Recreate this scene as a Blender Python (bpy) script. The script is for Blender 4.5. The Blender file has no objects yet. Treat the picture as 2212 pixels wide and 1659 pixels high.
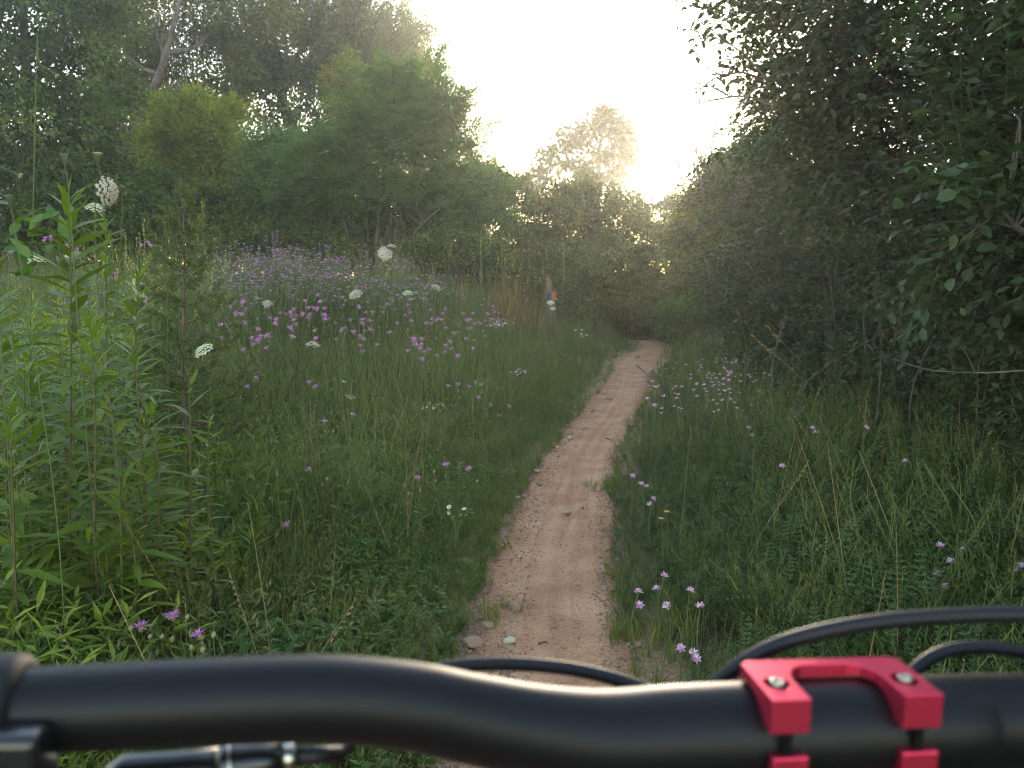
import bpy, bmesh, math, random
import numpy as np
from mathutils import Vector, Matrix, Euler, Quaternion

random.seed(11)
RNG = np.random.default_rng(11)
R = math.radians
S = bpy.context.scene
COL = S.collection

# ---------------------------------------------------------------- camera
CAM_H = 1.30
PITCH = R(7.05)
FPX = 859.0                       # focal length in pixels of a 1024 px wide frame
cam_d = bpy.data.cameras.new('camera')
cam_d.sensor_width = 36.0
cam_d.lens = 36.0 * FPX / 1024.0
cam_d.clip_start = 0.01
cam_d.clip_end = 2000.0
cam_d.dof.use_dof = True          # a phone lens: 2.2 mm pupil, focused on the trail
cam_d.dof.focus_distance = 4.5
cam_d.dof.aperture_fstop = cam_d.lens / 2.2
cam = bpy.data.objects.new('camera', cam_d)
COL.objects.link(cam)
cam.location = (0, 0, CAM_H)
cam.rotation_euler = (R(90) - PITCH, 0, 0)
S.camera = cam

# ---------------------------------------------------------------- light
SUN_EL, SUN_AZ = R(5.5), R(8.5)
HAZE_DENSITY, HAZE_G = .0029, .72
world = bpy.data.worlds.new('World')
S.world = world
world.use_nodes = True
wn = world.node_tree.nodes
wn.clear()
w_out = wn.new('ShaderNodeOutputWorld')
w_bg = wn.new('ShaderNodeBackground')
w_sky = wn.new('ShaderNodeTexSky')
w_sky.sky_type = 'NISHITA'
w_sky.sun_disc = False
w_sky.sun_elevation = SUN_EL
w_sky.sun_rotation = SUN_AZ
w_sky.altitude = 250
w_sky.air_density = 0.8
w_sky.dust_density = 0.4
w_sky.ozone_density = 0.2
w_bg.inputs['Strength'].default_value = 0.15
world.node_tree.links.new(w_sky.outputs[0], w_bg.inputs['Color'])
world.node_tree.links.new(w_bg.outputs[0], w_out.inputs['Surface'])

sun_d = bpy.data.lights.new('sun', 'SUN')
sun_d.energy = 1.0
sun_d.angle = R(5)
sun_d.color = (1.0, 0.84, 0.64)
sun = bpy.data.objects.new('sun', sun_d)
COL.objects.link(sun)
SUN_DIR = Vector((math.sin(SUN_AZ) * math.cos(SUN_EL), math.cos(SUN_AZ) * math.cos(SUN_EL), math.sin(SUN_EL)))
sun.rotation_euler = (-SUN_DIR).to_track_quat('-Z', 'Y').to_euler()
sun.location = (8, 40, 25)

S.view_settings.view_transform = 'Standard'
S.view_settings.look = 'None'
S.view_settings.gamma = 1.0
S.view_settings.use_curve_mapping = False
S.view_settings.exposure = 3.2
S.render.engine = 'CYCLES'
cy = S.cycles
cy.max_bounces = 6
cy.diffuse_bounces = 4
cy.glossy_bounces = 2
cy.transmission_bounces = 4
cy.transparent_max_bounces = 6
cy.volume_bounces = 1
cy.use_denoising = True
cy.filter_width = 1.1
cy.caustics_reflective = False
cy.caustics_refractive = False
cy.sample_clamp_indirect = 6.0

# ---------------------------------------------------------------- where a picture point lies in the place
D2 = 1024.0 / 2212.0


def P(px, py, Y):
    u, v = (px - 512.0) / FPX, (384.0 - py) / FPX
    c, s = math.cos(PITCH), math.sin(PITCH)
    d = np.array([u, c + v * s, -s + v * c])
    return np.array([0, 0, CAM_H]) + d * (Y / d[1])


def D(x, y, Y):
    return P(x * D2, y * D2, Y)


def PD(x, y, depth):              # depth measured along the optical axis
    u, v = (x * D2 - 512.0) / FPX, (384.0 - y * D2) / FPX
    c, s = math.cos(PITCH), math.sin(PITCH)
    return np.array([u, c + v * s, -s + v * c]) * depth + np.array([0, 0, CAM_H])


def to_px(p):
    p = np.asarray(p, float)
    q = p - np.array([0, 0, CAM_H])
    c, s = math.cos(PITCH), math.sin(PITCH)
    z = q[..., 1] * c - q[..., 2] * s
    up = q[..., 1] * s + q[..., 2] * c
    z = np.where(np.abs(z) < 1e-4, 1e-4, z)
    return 512 + q[..., 0] / z * FPX, 384 - up / z * FPX, z


def smooth(a, b, x):
    t = np.clip((x - a) / (b - a), 0, 1)
    return t * t * (3 - 2 * t)


# value noise, vectorised
_NT = RNG.random((256, 256))


def vnoise(x, y):
    x, y = np.asarray(x, float), np.asarray(y, float)
    xi, yi = np.floor(x).astype(int), np.floor(y).astype(int)
    fx, fy = x - xi, y - yi
    fx, fy = fx * fx * (3 - 2 * fx), fy * fy * (3 - 2 * fy)
    g = lambda a, b: _NT[a & 255, b & 255]
    return (g(xi, yi) * (1 - fx) + g(xi + 1, yi) * fx) * (1 - fy) + (g(xi, yi + 1) * (1 - fx) + g(xi + 1, yi + 1) * fx) * fy


def fbm(x, y):
    return vnoise(x, y) * .55 + vnoise(x * 2.1 + 9, y * 2.1 + 4) * .3 + vnoise(x * 4.3 + 31, y * 4.3 + 17) * .15


# trail centre line (y -> x) and half width
TRY = np.array([-6, 0, 1, 2.28, 3.02, 4.03, 5, 6.04, 7, 8.03, 10, 12.1, 13.3, 14.3, 15.6, 16.8, 18.2])
TRX = np.array([.10, .12, .12, .13, .155, .235, .35, .485, .68, .91, 1.32, 1.72, 1.95, 2.20, 2.55, 2.74, 2.70])
TRW = np.array([.27, .27, .27, .27, .265, .26, .255, .255, .25, .25, .26, .275, .34, .30, .23, .19, .13])
_yy = np.linspace(-6, 18.2, 485)


def _smooth_curve(v):
    c = np.interp(_yy, TRY, v)
    for _ in range(14):
        c[1:-1] = (c[:-2] + 2 * c[1:-1] + c[2:]) / 4
    return c


_cx, _cw = _smooth_curve(TRX), _smooth_curve(TRW)


def trail_x(y):
    return np.interp(y, _yy, _cx)


def trail_w(y):
    w = np.interp(y, _yy, _cw)
    return np.where(np.asarray(y) > 18.2, 0.0, w)


def ground_z(x, y):
    x, y = np.asarray(x, float), np.asarray(y, float)
    d = x - trail_x(y)
    left = smooth(.3, 4.2, -d) * (smooth(1.5, 13, y)) * 0.95
    left = left + smooth(4, 14, -d) * smooth(4, 20, y) * .35
    right = smooth(.35, 2.2, d) * .14 * smooth(0, 3, y)
    bank = smooth(.30, .55, np.abs(d)) * .045
    bowl = -(1 - smooth(.05, .30, np.abs(d))) * .02
    lumps = (fbm(x * 1.3, y * 1.3) - .5) * .10 * smooth(.3, .9, np.abs(d))
    far = smooth(40, 120, np.hypot(x, y)) * -.5
    return left + right + bank + bowl + lumps + far


def gz(x, y):
    return float(ground_z(x, y))


def at_height(x, y, H, y0=1.2, y1=30.0):
    """the point on the sight line through a picture point that is H above the ground"""
    Ys = np.linspace(y0, y1, 1200)
    o = np.array([0, 0, CAM_H])
    pts = o + (D(x, y, 1.0) - o)[None] * Ys[:, None]
    g = pts[:, 2] - ground_z(pts[:, 0], pts[:, 1])
    k = np.where(g <= H)[0]
    return pts[k[0]] if len(k) else pts[-1]


# ---------------------------------------------------------------- meshes from arrays
class Geo:
    def __init__(self):
        self.v, self.f, self.t, self.m, self.n = [], [], [], [], 0

    def add(self, v, faces, tint=.5, mat=0):
        v = np.asarray(v, float).reshape(-1, 3)
        self.v.append(v)
        self.t.append(np.full(len(v), tint, float) if np.isscalar(tint) else np.asarray(tint, float).reshape(-1))
        if isinstance(faces, np.ndarray):
            faces = [faces]
        groups = {}
        for f in faces:
            if isinstance(f, np.ndarray):
                if f.size:
                    groups.setdefault(f.shape[1], []).append(f)
            else:
                groups.setdefault(len(f), []).append(np.array([f]))
        for k, g in groups.items():
            ff = np.concatenate(g) + self.n
            self.f.append(ff)
            self.m.append(np.full(len(ff), mat, int))
        self.n += len(v)
        return self

    def merged(self):
        return np.concatenate(self.v), self.f, np.concatenate(self.t), self.m

    def scatter(self, tmpl, M, T, tint=None, mat_shift=0):
        """place copies of a small Geo: M (N,3,3), T (N,3)"""
        v, fs, t, ms = tmpl.merged()
        N, nv = len(T), len(v)
        if N == 0:
            return self
        vv = np.einsum('nij,vj->nvi', M, v) + T[:, None, :]
        self.v.append(vv.reshape(-1, 3))
        if tint is None:
            tt = np.tile(t, N)
        else:
            tt = (tint[:, None] + (t[None, :] - .5) * .5).reshape(-1)
        self.t.append(np.clip(tt, 0, 1))
        off = (np.arange(N) * nv + self.n)
        for f, m in zip(fs, ms):
            self.f.append((f[None] + off[:, None, None]).reshape(-1, f.shape[1]))
            self.m.append(np.tile(m + mat_shift, N))
        self.n += N * nv
        return self

    def mesh(self, name, mats, smooth_=False):
        me = bpy.data.meshes.new(name)
        v = np.concatenate(self.v)
        me.vertices.add(len(v))
        me.vertices.foreach_set('co', v.astype(np.float32).ravel())
        loops = np.concatenate([f.ravel() for f in self.f])
        tot = np.concatenate([np.full(len(f), f.shape[1]) for f in self.f])
        start = np.concatenate([[0], np.cumsum(tot)[:-1]])
        me.loops.add(len(loops))
        me.loops.foreach_set('vertex_index', loops.astype(np.int32))
        me.polygons.add(len(tot))
        me.polygons.foreach_set('loop_start', start.astype(np.int32))
        mi = np.concatenate(self.m)
        me.polygons.foreach_set('material_index', mi.astype(np.int32))
        me.polygons.foreach_set('use_smooth', np.full(len(tot), bool(smooth_)))
        a = me.attributes.new('tint', 'FLOAT', 'POINT')
        a.data.foreach_set('value', np.concatenate(self.t).astype(np.float32))
        for m in (mats if isinstance(mats, (list, tuple)) else [mats]):
            me.materials.append(m)
        me.update(calc_edges=True)
        return me

    def build(self, name, mats, parent=None, smooth_=False):
        return link(name, self.mesh(name, mats, smooth_), parent)


def link(name, data, parent=None):
    o = bpy.data.objects.new(name, data)
    COL.objects.link(o)
    if parent is not None:
        o.parent = parent
    return o


def tag(o, label=None, cat=None, group=None, kind=None):
    if label:
        o['label'] = label
    if cat:
        o['category'] = cat
    if group:
        o['group'] = group
    if kind:
        o['kind'] = kind
    return o


def thing(name, label, cat, loc=(0, 0, 0), rz=0.0, group=None):
    o = link(name, None)
    o.location = tuple(float(c) for c in loc)
    o.rotation_euler = (0, 0, rz)
    return tag(o, label, cat, group)


KIDS = {}


def kids(o):
    return [c for c in o.children]


def copy_tree(o, loc=None, rz=None, scale=None, label=None, group=None, parent=None):
    c = o.copy()
    COL.objects.link(c)
    if parent is not None:
        c.parent = parent
    if loc is not None:
        c.location = tuple(float(k) for k in loc)
    if rz is not None:
        c.rotation_euler = (0, 0, rz)
    if scale is not None:
        c.scale = (scale, scale, scale)
    if label:
        c['label'] = label
    if group:
        c['group'] = group
    for ch in kids(o):
        copy_tree(ch, parent=c)
    return c


def tube(geo, pts, rad, sides=6, tint=.5, mat=0, cap=True):
    pts = np.asarray(pts, float)
    n = len(pts)
    rad = np.full(n, rad, float) if np.isscalar(rad) else np.asarray(rad, float)
    tan = np.gradient(pts, axis=0)
    tan /= np.linalg.norm(tan, axis=1)[:, None] + 1e-12
    up = np.array([0, 0, 1.0]) if abs(tan[0][2]) < .9 else np.array([1.0, 0, 0])
    a = np.cross(tan[0], up)
    a /= np.linalg.norm(a)
    rings = []
    for i in range(n):
        a = a - tan[i] * np.dot(a, tan[i])
        a /= np.linalg.norm(a) + 1e-12
        b = np.cross(tan[i], a)
        ang = np.arange(sides) * 2 * math.pi / sides
        rings.append(pts[i] + rad[i] * (np.cos(ang)[:, None] * a + np.sin(ang)[:, None] * b))
    v = np.concatenate(rings)
    i = np.arange(n - 1)[:, None] * sides
    k = np.arange(sides)[None]
    k2 = (k + 1) % sides
    q = np.stack([i + k, i + k2, i + sides + k2, i + sides + k], -1).reshape(-1, 4)
    fs = [q]
    if cap:
        fs += [list(range(sides))[::-1], [(n - 1) * sides + j for j in range(sides)]]
    geo.add(v, fs, tint, mat)


def curve_pts(ctrl, n):
    """smooth curve through control points (Catmull-Rom)"""
    c = np.asarray(ctrl, float)
    p = np.concatenate([[2 * c[0] - c[1]], c, [2 * c[-1] - c[-2]]])
    out = []
    m = len(c) - 1
    for s in np.linspace(0, m, n):
        i = min(int(s), m - 1)
        t = s - i
        a, b, d, e = p[i], p[i + 1], p[i + 2], p[i + 3]
        out.append(.5 * (2 * b + (d - a) * t + (2 * a - 5 * b + 4 * d - e) * t * t + (3 * b - a - 3 * d + e) * t ** 3))
    return np.array(out)


def rot_z(a):
    c, s = np.cos(a), np.sin(a)
    z, o = np.zeros_like(c), np.ones_like(c)
    return np.stack([np.stack([c, -s, z], -1), np.stack([s, c, z], -1), np.stack([z, z, o], -1)], -2)


def rot_x(a):
    c, s = np.cos(a), np.sin(a)
    z, o = np.zeros_like(c), np.ones_like(c)
    return np.stack([np.stack([o, z, z], -1), np.stack([z, c, -s], -1), np.stack([z, s, c], -1)], -2)


def rot_y(a):
    c, s = np.cos(a), np.sin(a)
    z, o = np.zeros_like(c), np.ones_like(c)
    return np.stack([np.stack([c, z, s], -1), np.stack([z, o, z], -1), np.stack([-s, z, c], -1)], -2)


def frames(dirs, roll):
    """matrices whose Y axis follows dirs"""
    y = dirs / (np.linalg.norm(dirs, axis=1)[:, None] + 1e-9)
    ref = np.where(np.abs(y[:, 2:3]) > .95, np.array([[1.0, 0, 0]]), np.array([[0, 0, 1.0]]))
    x = np.cross(y, ref)
    x /= np.linalg.norm(x, axis=1)[:, None] + 1e-9
    z = np.cross(x, y)
    c, s = np.cos(roll)[:, None], np.sin(roll)[:, None]
    x2 = x * c + z * s
    z2 = -x * s + z * c
    return np.stack([x2, y, z2], -1)


class Scatter:
    """uncountable cover: points that carry small plants, turned into instances by geometry nodes"""
    def __init__(self):
        self.T, self.E, self.s, self.w, self.t, self.tm = [], [], [], [], [], []

    def add(self, tmpls, which, T, E, s, tint):
        base = {}
        for k, t in enumerate(tmpls):
            for j, u in enumerate(self.tm):
                if u is t:
                    base[k] = j
            if k not in base:
                self.tm.append(t)
                base[k] = len(self.tm) - 1
        self.T.append(T)
        self.E.append(E)
        self.s.append(s)
        self.t.append(tint)
        self.w.append(np.array([base[k] for k in which], int))

    def build(self, name, mat):
        T = np.concatenate(self.T)
        me = bpy.data.meshes.new(name)
        me.vertices.add(len(T))
        me.vertices.foreach_set('co', T.astype(np.float32).ravel())
        for nm, typ, dat in (('turn', 'FLOAT_VECTOR', np.concatenate(self.E)), ('size', 'FLOAT', np.concatenate(self.s)), ('kind_of_plant', 'INT', np.concatenate(self.w)), ('plant_tint', 'FLOAT', np.concatenate(self.t))):
            a = me.attributes.new(nm, typ, 'POINT')
            if typ == 'FLOAT_VECTOR':
                a.data.foreach_set('vector', dat.astype(np.float32).ravel())
            elif typ == 'INT':
                a.data.foreach_set('value', dat.astype(np.int32))
            else:
                a.data.foreach_set('value', dat.astype(np.float32))
        me.update()
        ob = link(name, me)
        ng = bpy.data.node_groups.new(name, 'GeometryNodeTree')
        ng.interface.new_socket('Geometry', in_out='INPUT', socket_type='NodeSocketGeometry')
        ng.interface.new_socket('Geometry', in_out='OUTPUT', socket_type='NodeSocketGeometry')
        gi, go = ng.nodes.new('NodeGroupInput'), ng.nodes.new('NodeGroupOutput')
        jn = ng.nodes.new('GeometryNodeJoinGeometry')
        for k in reversed(range(len(self.tm))):
            po = bpy.data.objects.new(name + '_plant', self.tm[k].mesh(name + '_plant', mat))
            oi = ng.nodes.new('GeometryNodeObjectInfo')
            oi.inputs['Object'].default_value = po
            oi.inputs['As Instance'].default_value = True
            ng.links.new(oi.outputs['Geometry'], jn.inputs[0])
        ip = ng.nodes.new('GeometryNodeInstanceOnPoints')
        ip.inputs['Pick Instance'].default_value = True

        def attr(nm, typ):
            n_ = ng.nodes.new('GeometryNodeInputNamedAttribute')
            n_.data_type = typ
            n_.inputs['Name'].default_value = nm
            return n_.outputs['Attribute']
        er = ng.nodes.new('FunctionNodeEulerToRotation')
        ng.links.new(attr('turn', 'FLOAT_VECTOR'), er.inputs[0])
        ng.links.new(gi.outputs[0], ip.inputs['Points'])
        ng.links.new(jn.outputs[0], ip.inputs['Instance'])
        ng.links.new(attr('kind_of_plant', 'INT'), ip.inputs['Instance Index'])
        ng.links.new(er.outputs[0], ip.inputs['Rotation'])
        ng.links.new(attr('size', 'FLOAT'), ip.inputs['Scale'])
        ng.links.new(ip.outputs[0], go.inputs[0])
        md = ob.modifiers.new('scatter', 'NODES')
        md.node_group = ng
        return ob


# ---------------------------------------------------------------- materials
def new_mat(name):
    m = bpy.data.materials.new(name)
    m.use_nodes = True
    nt = m.node_tree
    nt.nodes.clear()
    out = nt.nodes.new('ShaderNodeOutputMaterial')
    return m, nt, out


def nd(nt, typ, **kw):
    n = nt.nodes.new(typ)
    for k, v in kw.items():
        setattr(n, k, v)
    return n


def ramp(nt, stops):
    r = nt.nodes.new('ShaderNodeValToRGB')
    e = r.color_ramp.elements
    while len(e) > 1:
        e.remove(e[0])
    e[0].position, e[0].color = stops[0][0], (*stops[0][1], 1)
    for p, c in stops[1:]:
        k = e.new(p)
        k.color = (*c, 1)
    return r


LEAFARGS = {}


def leaf_mat(name, stops, trans=.4, tcol=(1.5, 1.6, .7), rough=.5, spec=.3, objrand=0.0, inst=False):
    m, nt, out = new_mat(name)
    L = nt.links.new
    at = nd(nt, 'ShaderNodeAttribute', attribute_name='tint')
    fac = at.outputs['Fac']
    if not inst:
        LEAFARGS[name] = (stops, trans, tcol, rough, spec)
    else:                         # scattered plants: the plant's own tint plus the leaf's
        ai = nd(nt, 'ShaderNodeAttribute', attribute_type='INSTANCER', attribute_name='plant_tint')
        mi = nd(nt, 'ShaderNodeMath', operation='MULTIPLY_ADD')
        L(fac, mi.inputs[0])
        mi.inputs[1].default_value = .5
        mi.inputs[2].default_value = -.25
        mj = nd(nt, 'ShaderNodeMath', operation='ADD', use_clamp=True)
        L(mi.outputs[0], mj.inputs[0])
        L(ai.outputs['Fac'], mj.inputs[1])
        fac = mj.outputs[0]
    if objrand:
        oi = nd(nt, 'ShaderNodeObjectInfo')
        ma = nd(nt, 'ShaderNodeMath', operation='MULTIPLY_ADD')
        L(oi.outputs['Random'], ma.inputs[0])
        ma.inputs[1].default_value = objrand
        L(fac, ma.inputs[2])
        sb = nd(nt, 'ShaderNodeMath', operation='SUBTRACT')
        L(ma.outputs[0], sb.inputs[0])
        sb.inputs[1].default_value = objrand * .5
        fac = sb.outputs[0]
    r = ramp(nt, stops)
    L(fac, r.inputs[0])
    pr = nd(nt, 'ShaderNodeBsdfPrincipled')
    L(r.outputs[0], pr.inputs['Base Color'])
    pr.inputs['Roughness'].default_value = rough
    pr.inputs['Specular IOR Level'].default_value = spec
    tr = nd(nt, 'ShaderNodeBsdfTranslucent')
    mx = nd(nt, 'ShaderNodeMix', data_type='RGBA', blend_type='MULTIPLY')
    mx.inputs[0].default_value = 1.0
    L(r.outputs[0], mx.inputs[6])
    mx.inputs[7].default_value = (*tcol, 1)
    L(mx.outputs[2], tr.inputs['Color'])
    ms = nd(nt, 'ShaderNodeMixShader')
    ms.inputs[0].default_value = trans
    L(pr.outputs[0], ms.inputs[1])
    L(tr.outputs[0], ms.inputs[2])
    L(ms.outputs[0], out.inputs['Surface'])
    return m


def plain_mat(name, col, rough=.5, metal=0.0, spec=.5, noise=0.0, nscale=20.0, bump=0.0, bscale=200.0, coat=0.0):
    m, nt, out = new_mat(name)
    L = nt.links.new
    pr = nd(nt, 'ShaderNodeBsdfPrincipled')
    pr.inputs['Base Color'].default_value = (*col, 1)
    pr.inputs['Roughness'].default_value = rough
    pr.inputs['Metallic'].default_value = metal
    pr.inputs['Specular IOR Level'].default_value = spec
    pr.inputs['Coat Weight'].default_value = coat
    tc = nd(nt, 'ShaderNodeTexCoord')
    if noise:
        nz = nd(nt, 'ShaderNodeTexNoise')
        nz.inputs['Scale'].default_value = nscale
        nz.inputs['Detail'].default_value = 5
        L(tc.outputs['Object'], nz.inputs['Vector'])
        r = ramp(nt, [(.3, tuple(c * (1 - noise) for c in col)), (.7, tuple(min(1, c * (1 + noise)) for c in col))])
        L(nz.outputs['Fac'], r.inputs[0])
        L(r.outputs[0], pr.inputs['Base Color'])
    if bump:
        nb = nd(nt, 'ShaderNodeTexNoise')
        nb.inputs['Scale'].default_value = bscale
        nb.inputs['Detail'].default_value = 4
        L(tc.outputs['Object'], nb.inputs['Vector'])
        b = nd(nt, 'ShaderNodeBump')
        b.inputs['Strength'].default_value = bump
        b.inputs['Distance'].default_value = .01
        L(nb.outputs['Fac'], b.inputs['Height'])
        L(b.outputs[0], pr.inputs['Normal'])
    L(pr.outputs[0], out.inputs['Surface'])
    return m


def bark_mat(name, c1, c2, scale=(14, 14, 3)):
    m, nt, out = new_mat(name)
    L = nt.links.new
    tc = nd(nt, 'ShaderNodeTexCoord')
    mp = nd(nt, 'ShaderNodeMapping')
    mp.inputs['Scale'].default_value = scale
    L(tc.outputs['Object'], mp.inputs[0])
    nz = nd(nt, 'ShaderNodeTexNoise')
    nz.inputs['Scale'].default_value = 1.0
    nz.inputs['Detail'].default_value = 6
    L(mp.outputs[0], nz.inputs['Vector'])
    r = ramp(nt, [(.35, c1), (.65, c2)])
    L(nz.outputs['Fac'], r.inputs[0])
    pr = nd(nt, 'ShaderNodeBsdfPrincipled')
    pr.inputs['Roughness'].default_value = .85
    L(r.outputs[0], pr.inputs['Base Color'])
    b = nd(nt, 'ShaderNodeBump')
    b.inputs['Strength'].default_value = .6
    b.inputs['Distance'].default_value = .02
    L(nz.outputs['Fac'], b.inputs['Height'])
    L(b.outputs[0], pr.inputs['Normal'])
    L(pr.outputs[0], out.inputs['Surface'])
    return m


M = {}
# greens: the first stop is the darkest individual leaf, the last the palest
M['tree_dark'] = leaf_mat('dark_tree_leaf', [(0, (.026, .046, .011)), (.6, (.055, .090, .019)), (1, (.12, .145, .030))], .45)
M['tree_olive'] = leaf_mat('olive_tree_leaf', [(0, (.050, .062, .016)), (.6, (.095, .108, .024)), (1, (.21, .18, .035))], .50)
M['willow'] = leaf_mat('willow_leaf', [(0, (.095, .118, .016)), (.6, (.165, .185, .022)), (1, (.27, .25, .035))], .58)
M['weeping'] = leaf_mat('weeping_leaf', [(0, (.055, .068, .030)), (.6, (.085, .10, .045)), (1, (.15, .15, .06))], .45)
M['locust'] = leaf_mat('locust_leaf', [(0, (.045, .080, .026)), (.6, (.080, .130, .038)), (1, (.13, .17, .045))], .52)
M['shrub'] = leaf_mat('shrub_leaf', [(0, (.042, .056, .017)), (.6, (.082, .100, .029)), (1, (.17, .165, .045))], .46)
M['oak'] = leaf_mat('oak_leaf', [(0, (.035, .050, .016)), (.6, (.06, .075, .024)), (1, (.10, .11, .035))], .25)
M['buckthorn'] = leaf_mat('buckthorn_leaf', [(0, (.022, .040, .016)), (.6, (.036, .058, .023)), (1, (.060, .086, .034))], .30, rough=.5, spec=.25, objrand=.5)
M['goldenrod'] = leaf_mat('goldenrod_leaf', [(0, (.052, .086, .014)), (.6, (.100, .150, .020)), (1, (.225, .26, .032))], .38, rough=.5, objrand=.35)
M['yellow_leaf'] = leaf_mat('withered_yellow_leaf', [(0, (.42, .27, .03)), (1, (.60, .40, .05))], .35)
M['grass'] = leaf_mat('meadow_blade', [(0, (.056, .080, .017)), (.5, (.106, .140, .030)), (.80, (.170, .182, .050)), (1, (.31, .26, .11))], .38)
M['forb'] = leaf_mat('meadow_forb', [(0, (.060, .084, .024)), (.5, (.115, .146, .042)), (1, (.20, .215, .078))], .36)
M['lush'] = leaf_mat('lush_forb', [(0, (.042, .085, .018)), (.6, (.070, .135, .026)), (1, (.13, .20, .04))], .38)
M['vetch'] = leaf_mat('vetch_leaf', [(0, (.028, .052, .015)), (.6, (.046, .080, .022)), (1, (.085, .12, .03))], .36)
M['straw'] = leaf_mat('dry_straw', [(0, (.12, .075, .035)), (.5, (.24, .16, .075)), (1, (.40, .31, .17))], .25)
M['russet'] = leaf_mat('russet_grass', [(0, (.12, .055, .028)), (.6, (.22, .11, .05)), (1, (.34, .21, .09))], .30)
M['cedar'] = leaf_mat('cedar_spray', [(0, (.042, .062, .018)), (.6, (.072, .10, .026)), (1, (.14, .13, .035))], .30)
M['purple'] = leaf_mat('knapweed_petal', [(0, (.52, .13, .45)), (.6, (.64, .21, .55)), (1, (.74, .36, .65))], .35, tcol=(1.1, 1, 1.1))
M['pink'] = leaf_mat('vetch_petal', [(0, (.56, .25, .48)), (.6, (.70, .42, .60)), (1, (.80, .66, .72))], .35, tcol=(1.1, 1, 1.1))
M['umbel'] = leaf_mat('umbel_floret', [(0, (.40, .37, .26)), (.6, (.54, .49, .38)), (1, (.66, .56, .48))], .35, tcol=(1, 1, 1))
M['cream'] = leaf_mat('cream_floret', [(0, (.52, .54, .30)), (1, (.76, .76, .52))], .35, tcol=(1, 1, 1))
M['yellow'] = leaf_mat('yellow_floret', [(0, (.38, .30, .03)), (1, (.66, .54, .07))], .35, tcol=(1, 1, 1))
M['orange'] = leaf_mat('orange_petal', [(0, (.72, .36, .01)), (1, (.85, .50, .02))], .3, tcol=(1, 1, 1))
M['white'] = leaf_mat('white_petal', [(0, (.72, .72, .70)), (1, (.85, .85, .84))], .3, tcol=(1, 1, 1))
M['bud'] = leaf_mat('bud_scale', [(0, (.18, .14, .07)), (1, (.38, .33, .19))], .15)
M['stem'] = leaf_mat('green_stem', [(0, (.07, .095, .035)), (1, (.14, .17, .06))], .15)
M['redstem'] = leaf_mat('reddish_stem', [(0, (.065, .045, .024)), (1, (.11, .10, .04))], .1)
for k_ in ('grass', 'forb', 'lush', 'vetch', 'straw', 'goldenrod'):
    a_ = LEAFARGS[M[k_].name]
    M[k_ + '_cover'] = leaf_mat(M[k_].name + '_cover', *a_, inst=True)
M['bark_brown'] = bark_mat('brown_bark', (.045, .034, .026), (.12, .095, .075))
M['bark_pink'] = bark_mat('pinkish_bark', (.055, .038, .032), (.15, .10, .085))
M['bark_dark'] = bark_mat('dark_bark', (.030, .024, .020), (.085, .066, .052))
M['bark_cedar'] = bark_mat('cedar_bark', (.075, .040, .030), (.16, .095, .07), (30, 30, 6))
M['dead_wood'] = bark_mat('dead_wood', (.05, .040, .034), (.13, .105, .088))
M['twig_grey'] = bark_mat('grey_dead_twig', (.075, .058, .048), (.19, .155, .13))


def stone_mat(name, c1, c2):
    m, nt, out = new_mat(name)
    L = nt.links.new
    tc = nd(nt, 'ShaderNodeTexCoord')
    oi = nd(nt, 'ShaderNodeObjectInfo')
    nz = nd(nt, 'ShaderNodeTexNoise')
    nz.inputs['Scale'].default_value = 22
    nz.inputs['Detail'].default_value = 6
    L(tc.outputs['Object'], nz.inputs['Vector'])
    ad = nd(nt, 'ShaderNodeMath', operation='MULTIPLY_ADD')
    L(oi.outputs['Random'], ad.inputs[0])
    ad.inputs[1].default_value = .5
    L(nz.outputs['Fac'], ad.inputs[2])
    sb = nd(nt, 'ShaderNodeMath', operation='SUBTRACT')
    L(ad.outputs[0], sb.inputs[0])
    sb.inputs[1].default_value = .25
    at = nd(nt, 'ShaderNodeAttribute', attribute_name='tint')
    a2 = nd(nt, 'ShaderNodeMath', operation='MULTIPLY_ADD')
    L(at.outputs['Fac'], a2.inputs[0])
    a2.inputs[1].default_value = .7
    L(sb.outputs[0], a2.inputs[2])
    s2 = nd(nt, 'ShaderNodeMath', operation='SUBTRACT')
    L(a2.outputs[0], s2.inputs[0])
    s2.inputs[1].default_value = .35
    r = ramp(nt, [(.15, c1), (.85, c2)])
    L(s2.outputs[0], r.inputs[0])
    pr = nd(nt, 'ShaderNodeBsdfPrincipled')
    pr.inputs['Roughness'].default_value = .85
    L(r.outputs[0], pr.inputs['Base Color'])
    b = nd(nt, 'ShaderNodeBump')
    b.inputs['Strength'].default_value = .4
    b.inputs['Distance'].default_value = .006
    L(nz.outputs['Fac'], b.inputs['Height'])
    L(b.outputs[0], pr.inputs['Normal'])
    L(pr.outputs[0], out.inputs['Surface'])
    return m


M['stone'] = stone_mat('trail_stone', (.125, .075, .048), (.36, .225, .145))
M['stone_pale'] = stone_mat('pale_stone', (.30, .21, .15), (.50, .40, .31))
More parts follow.
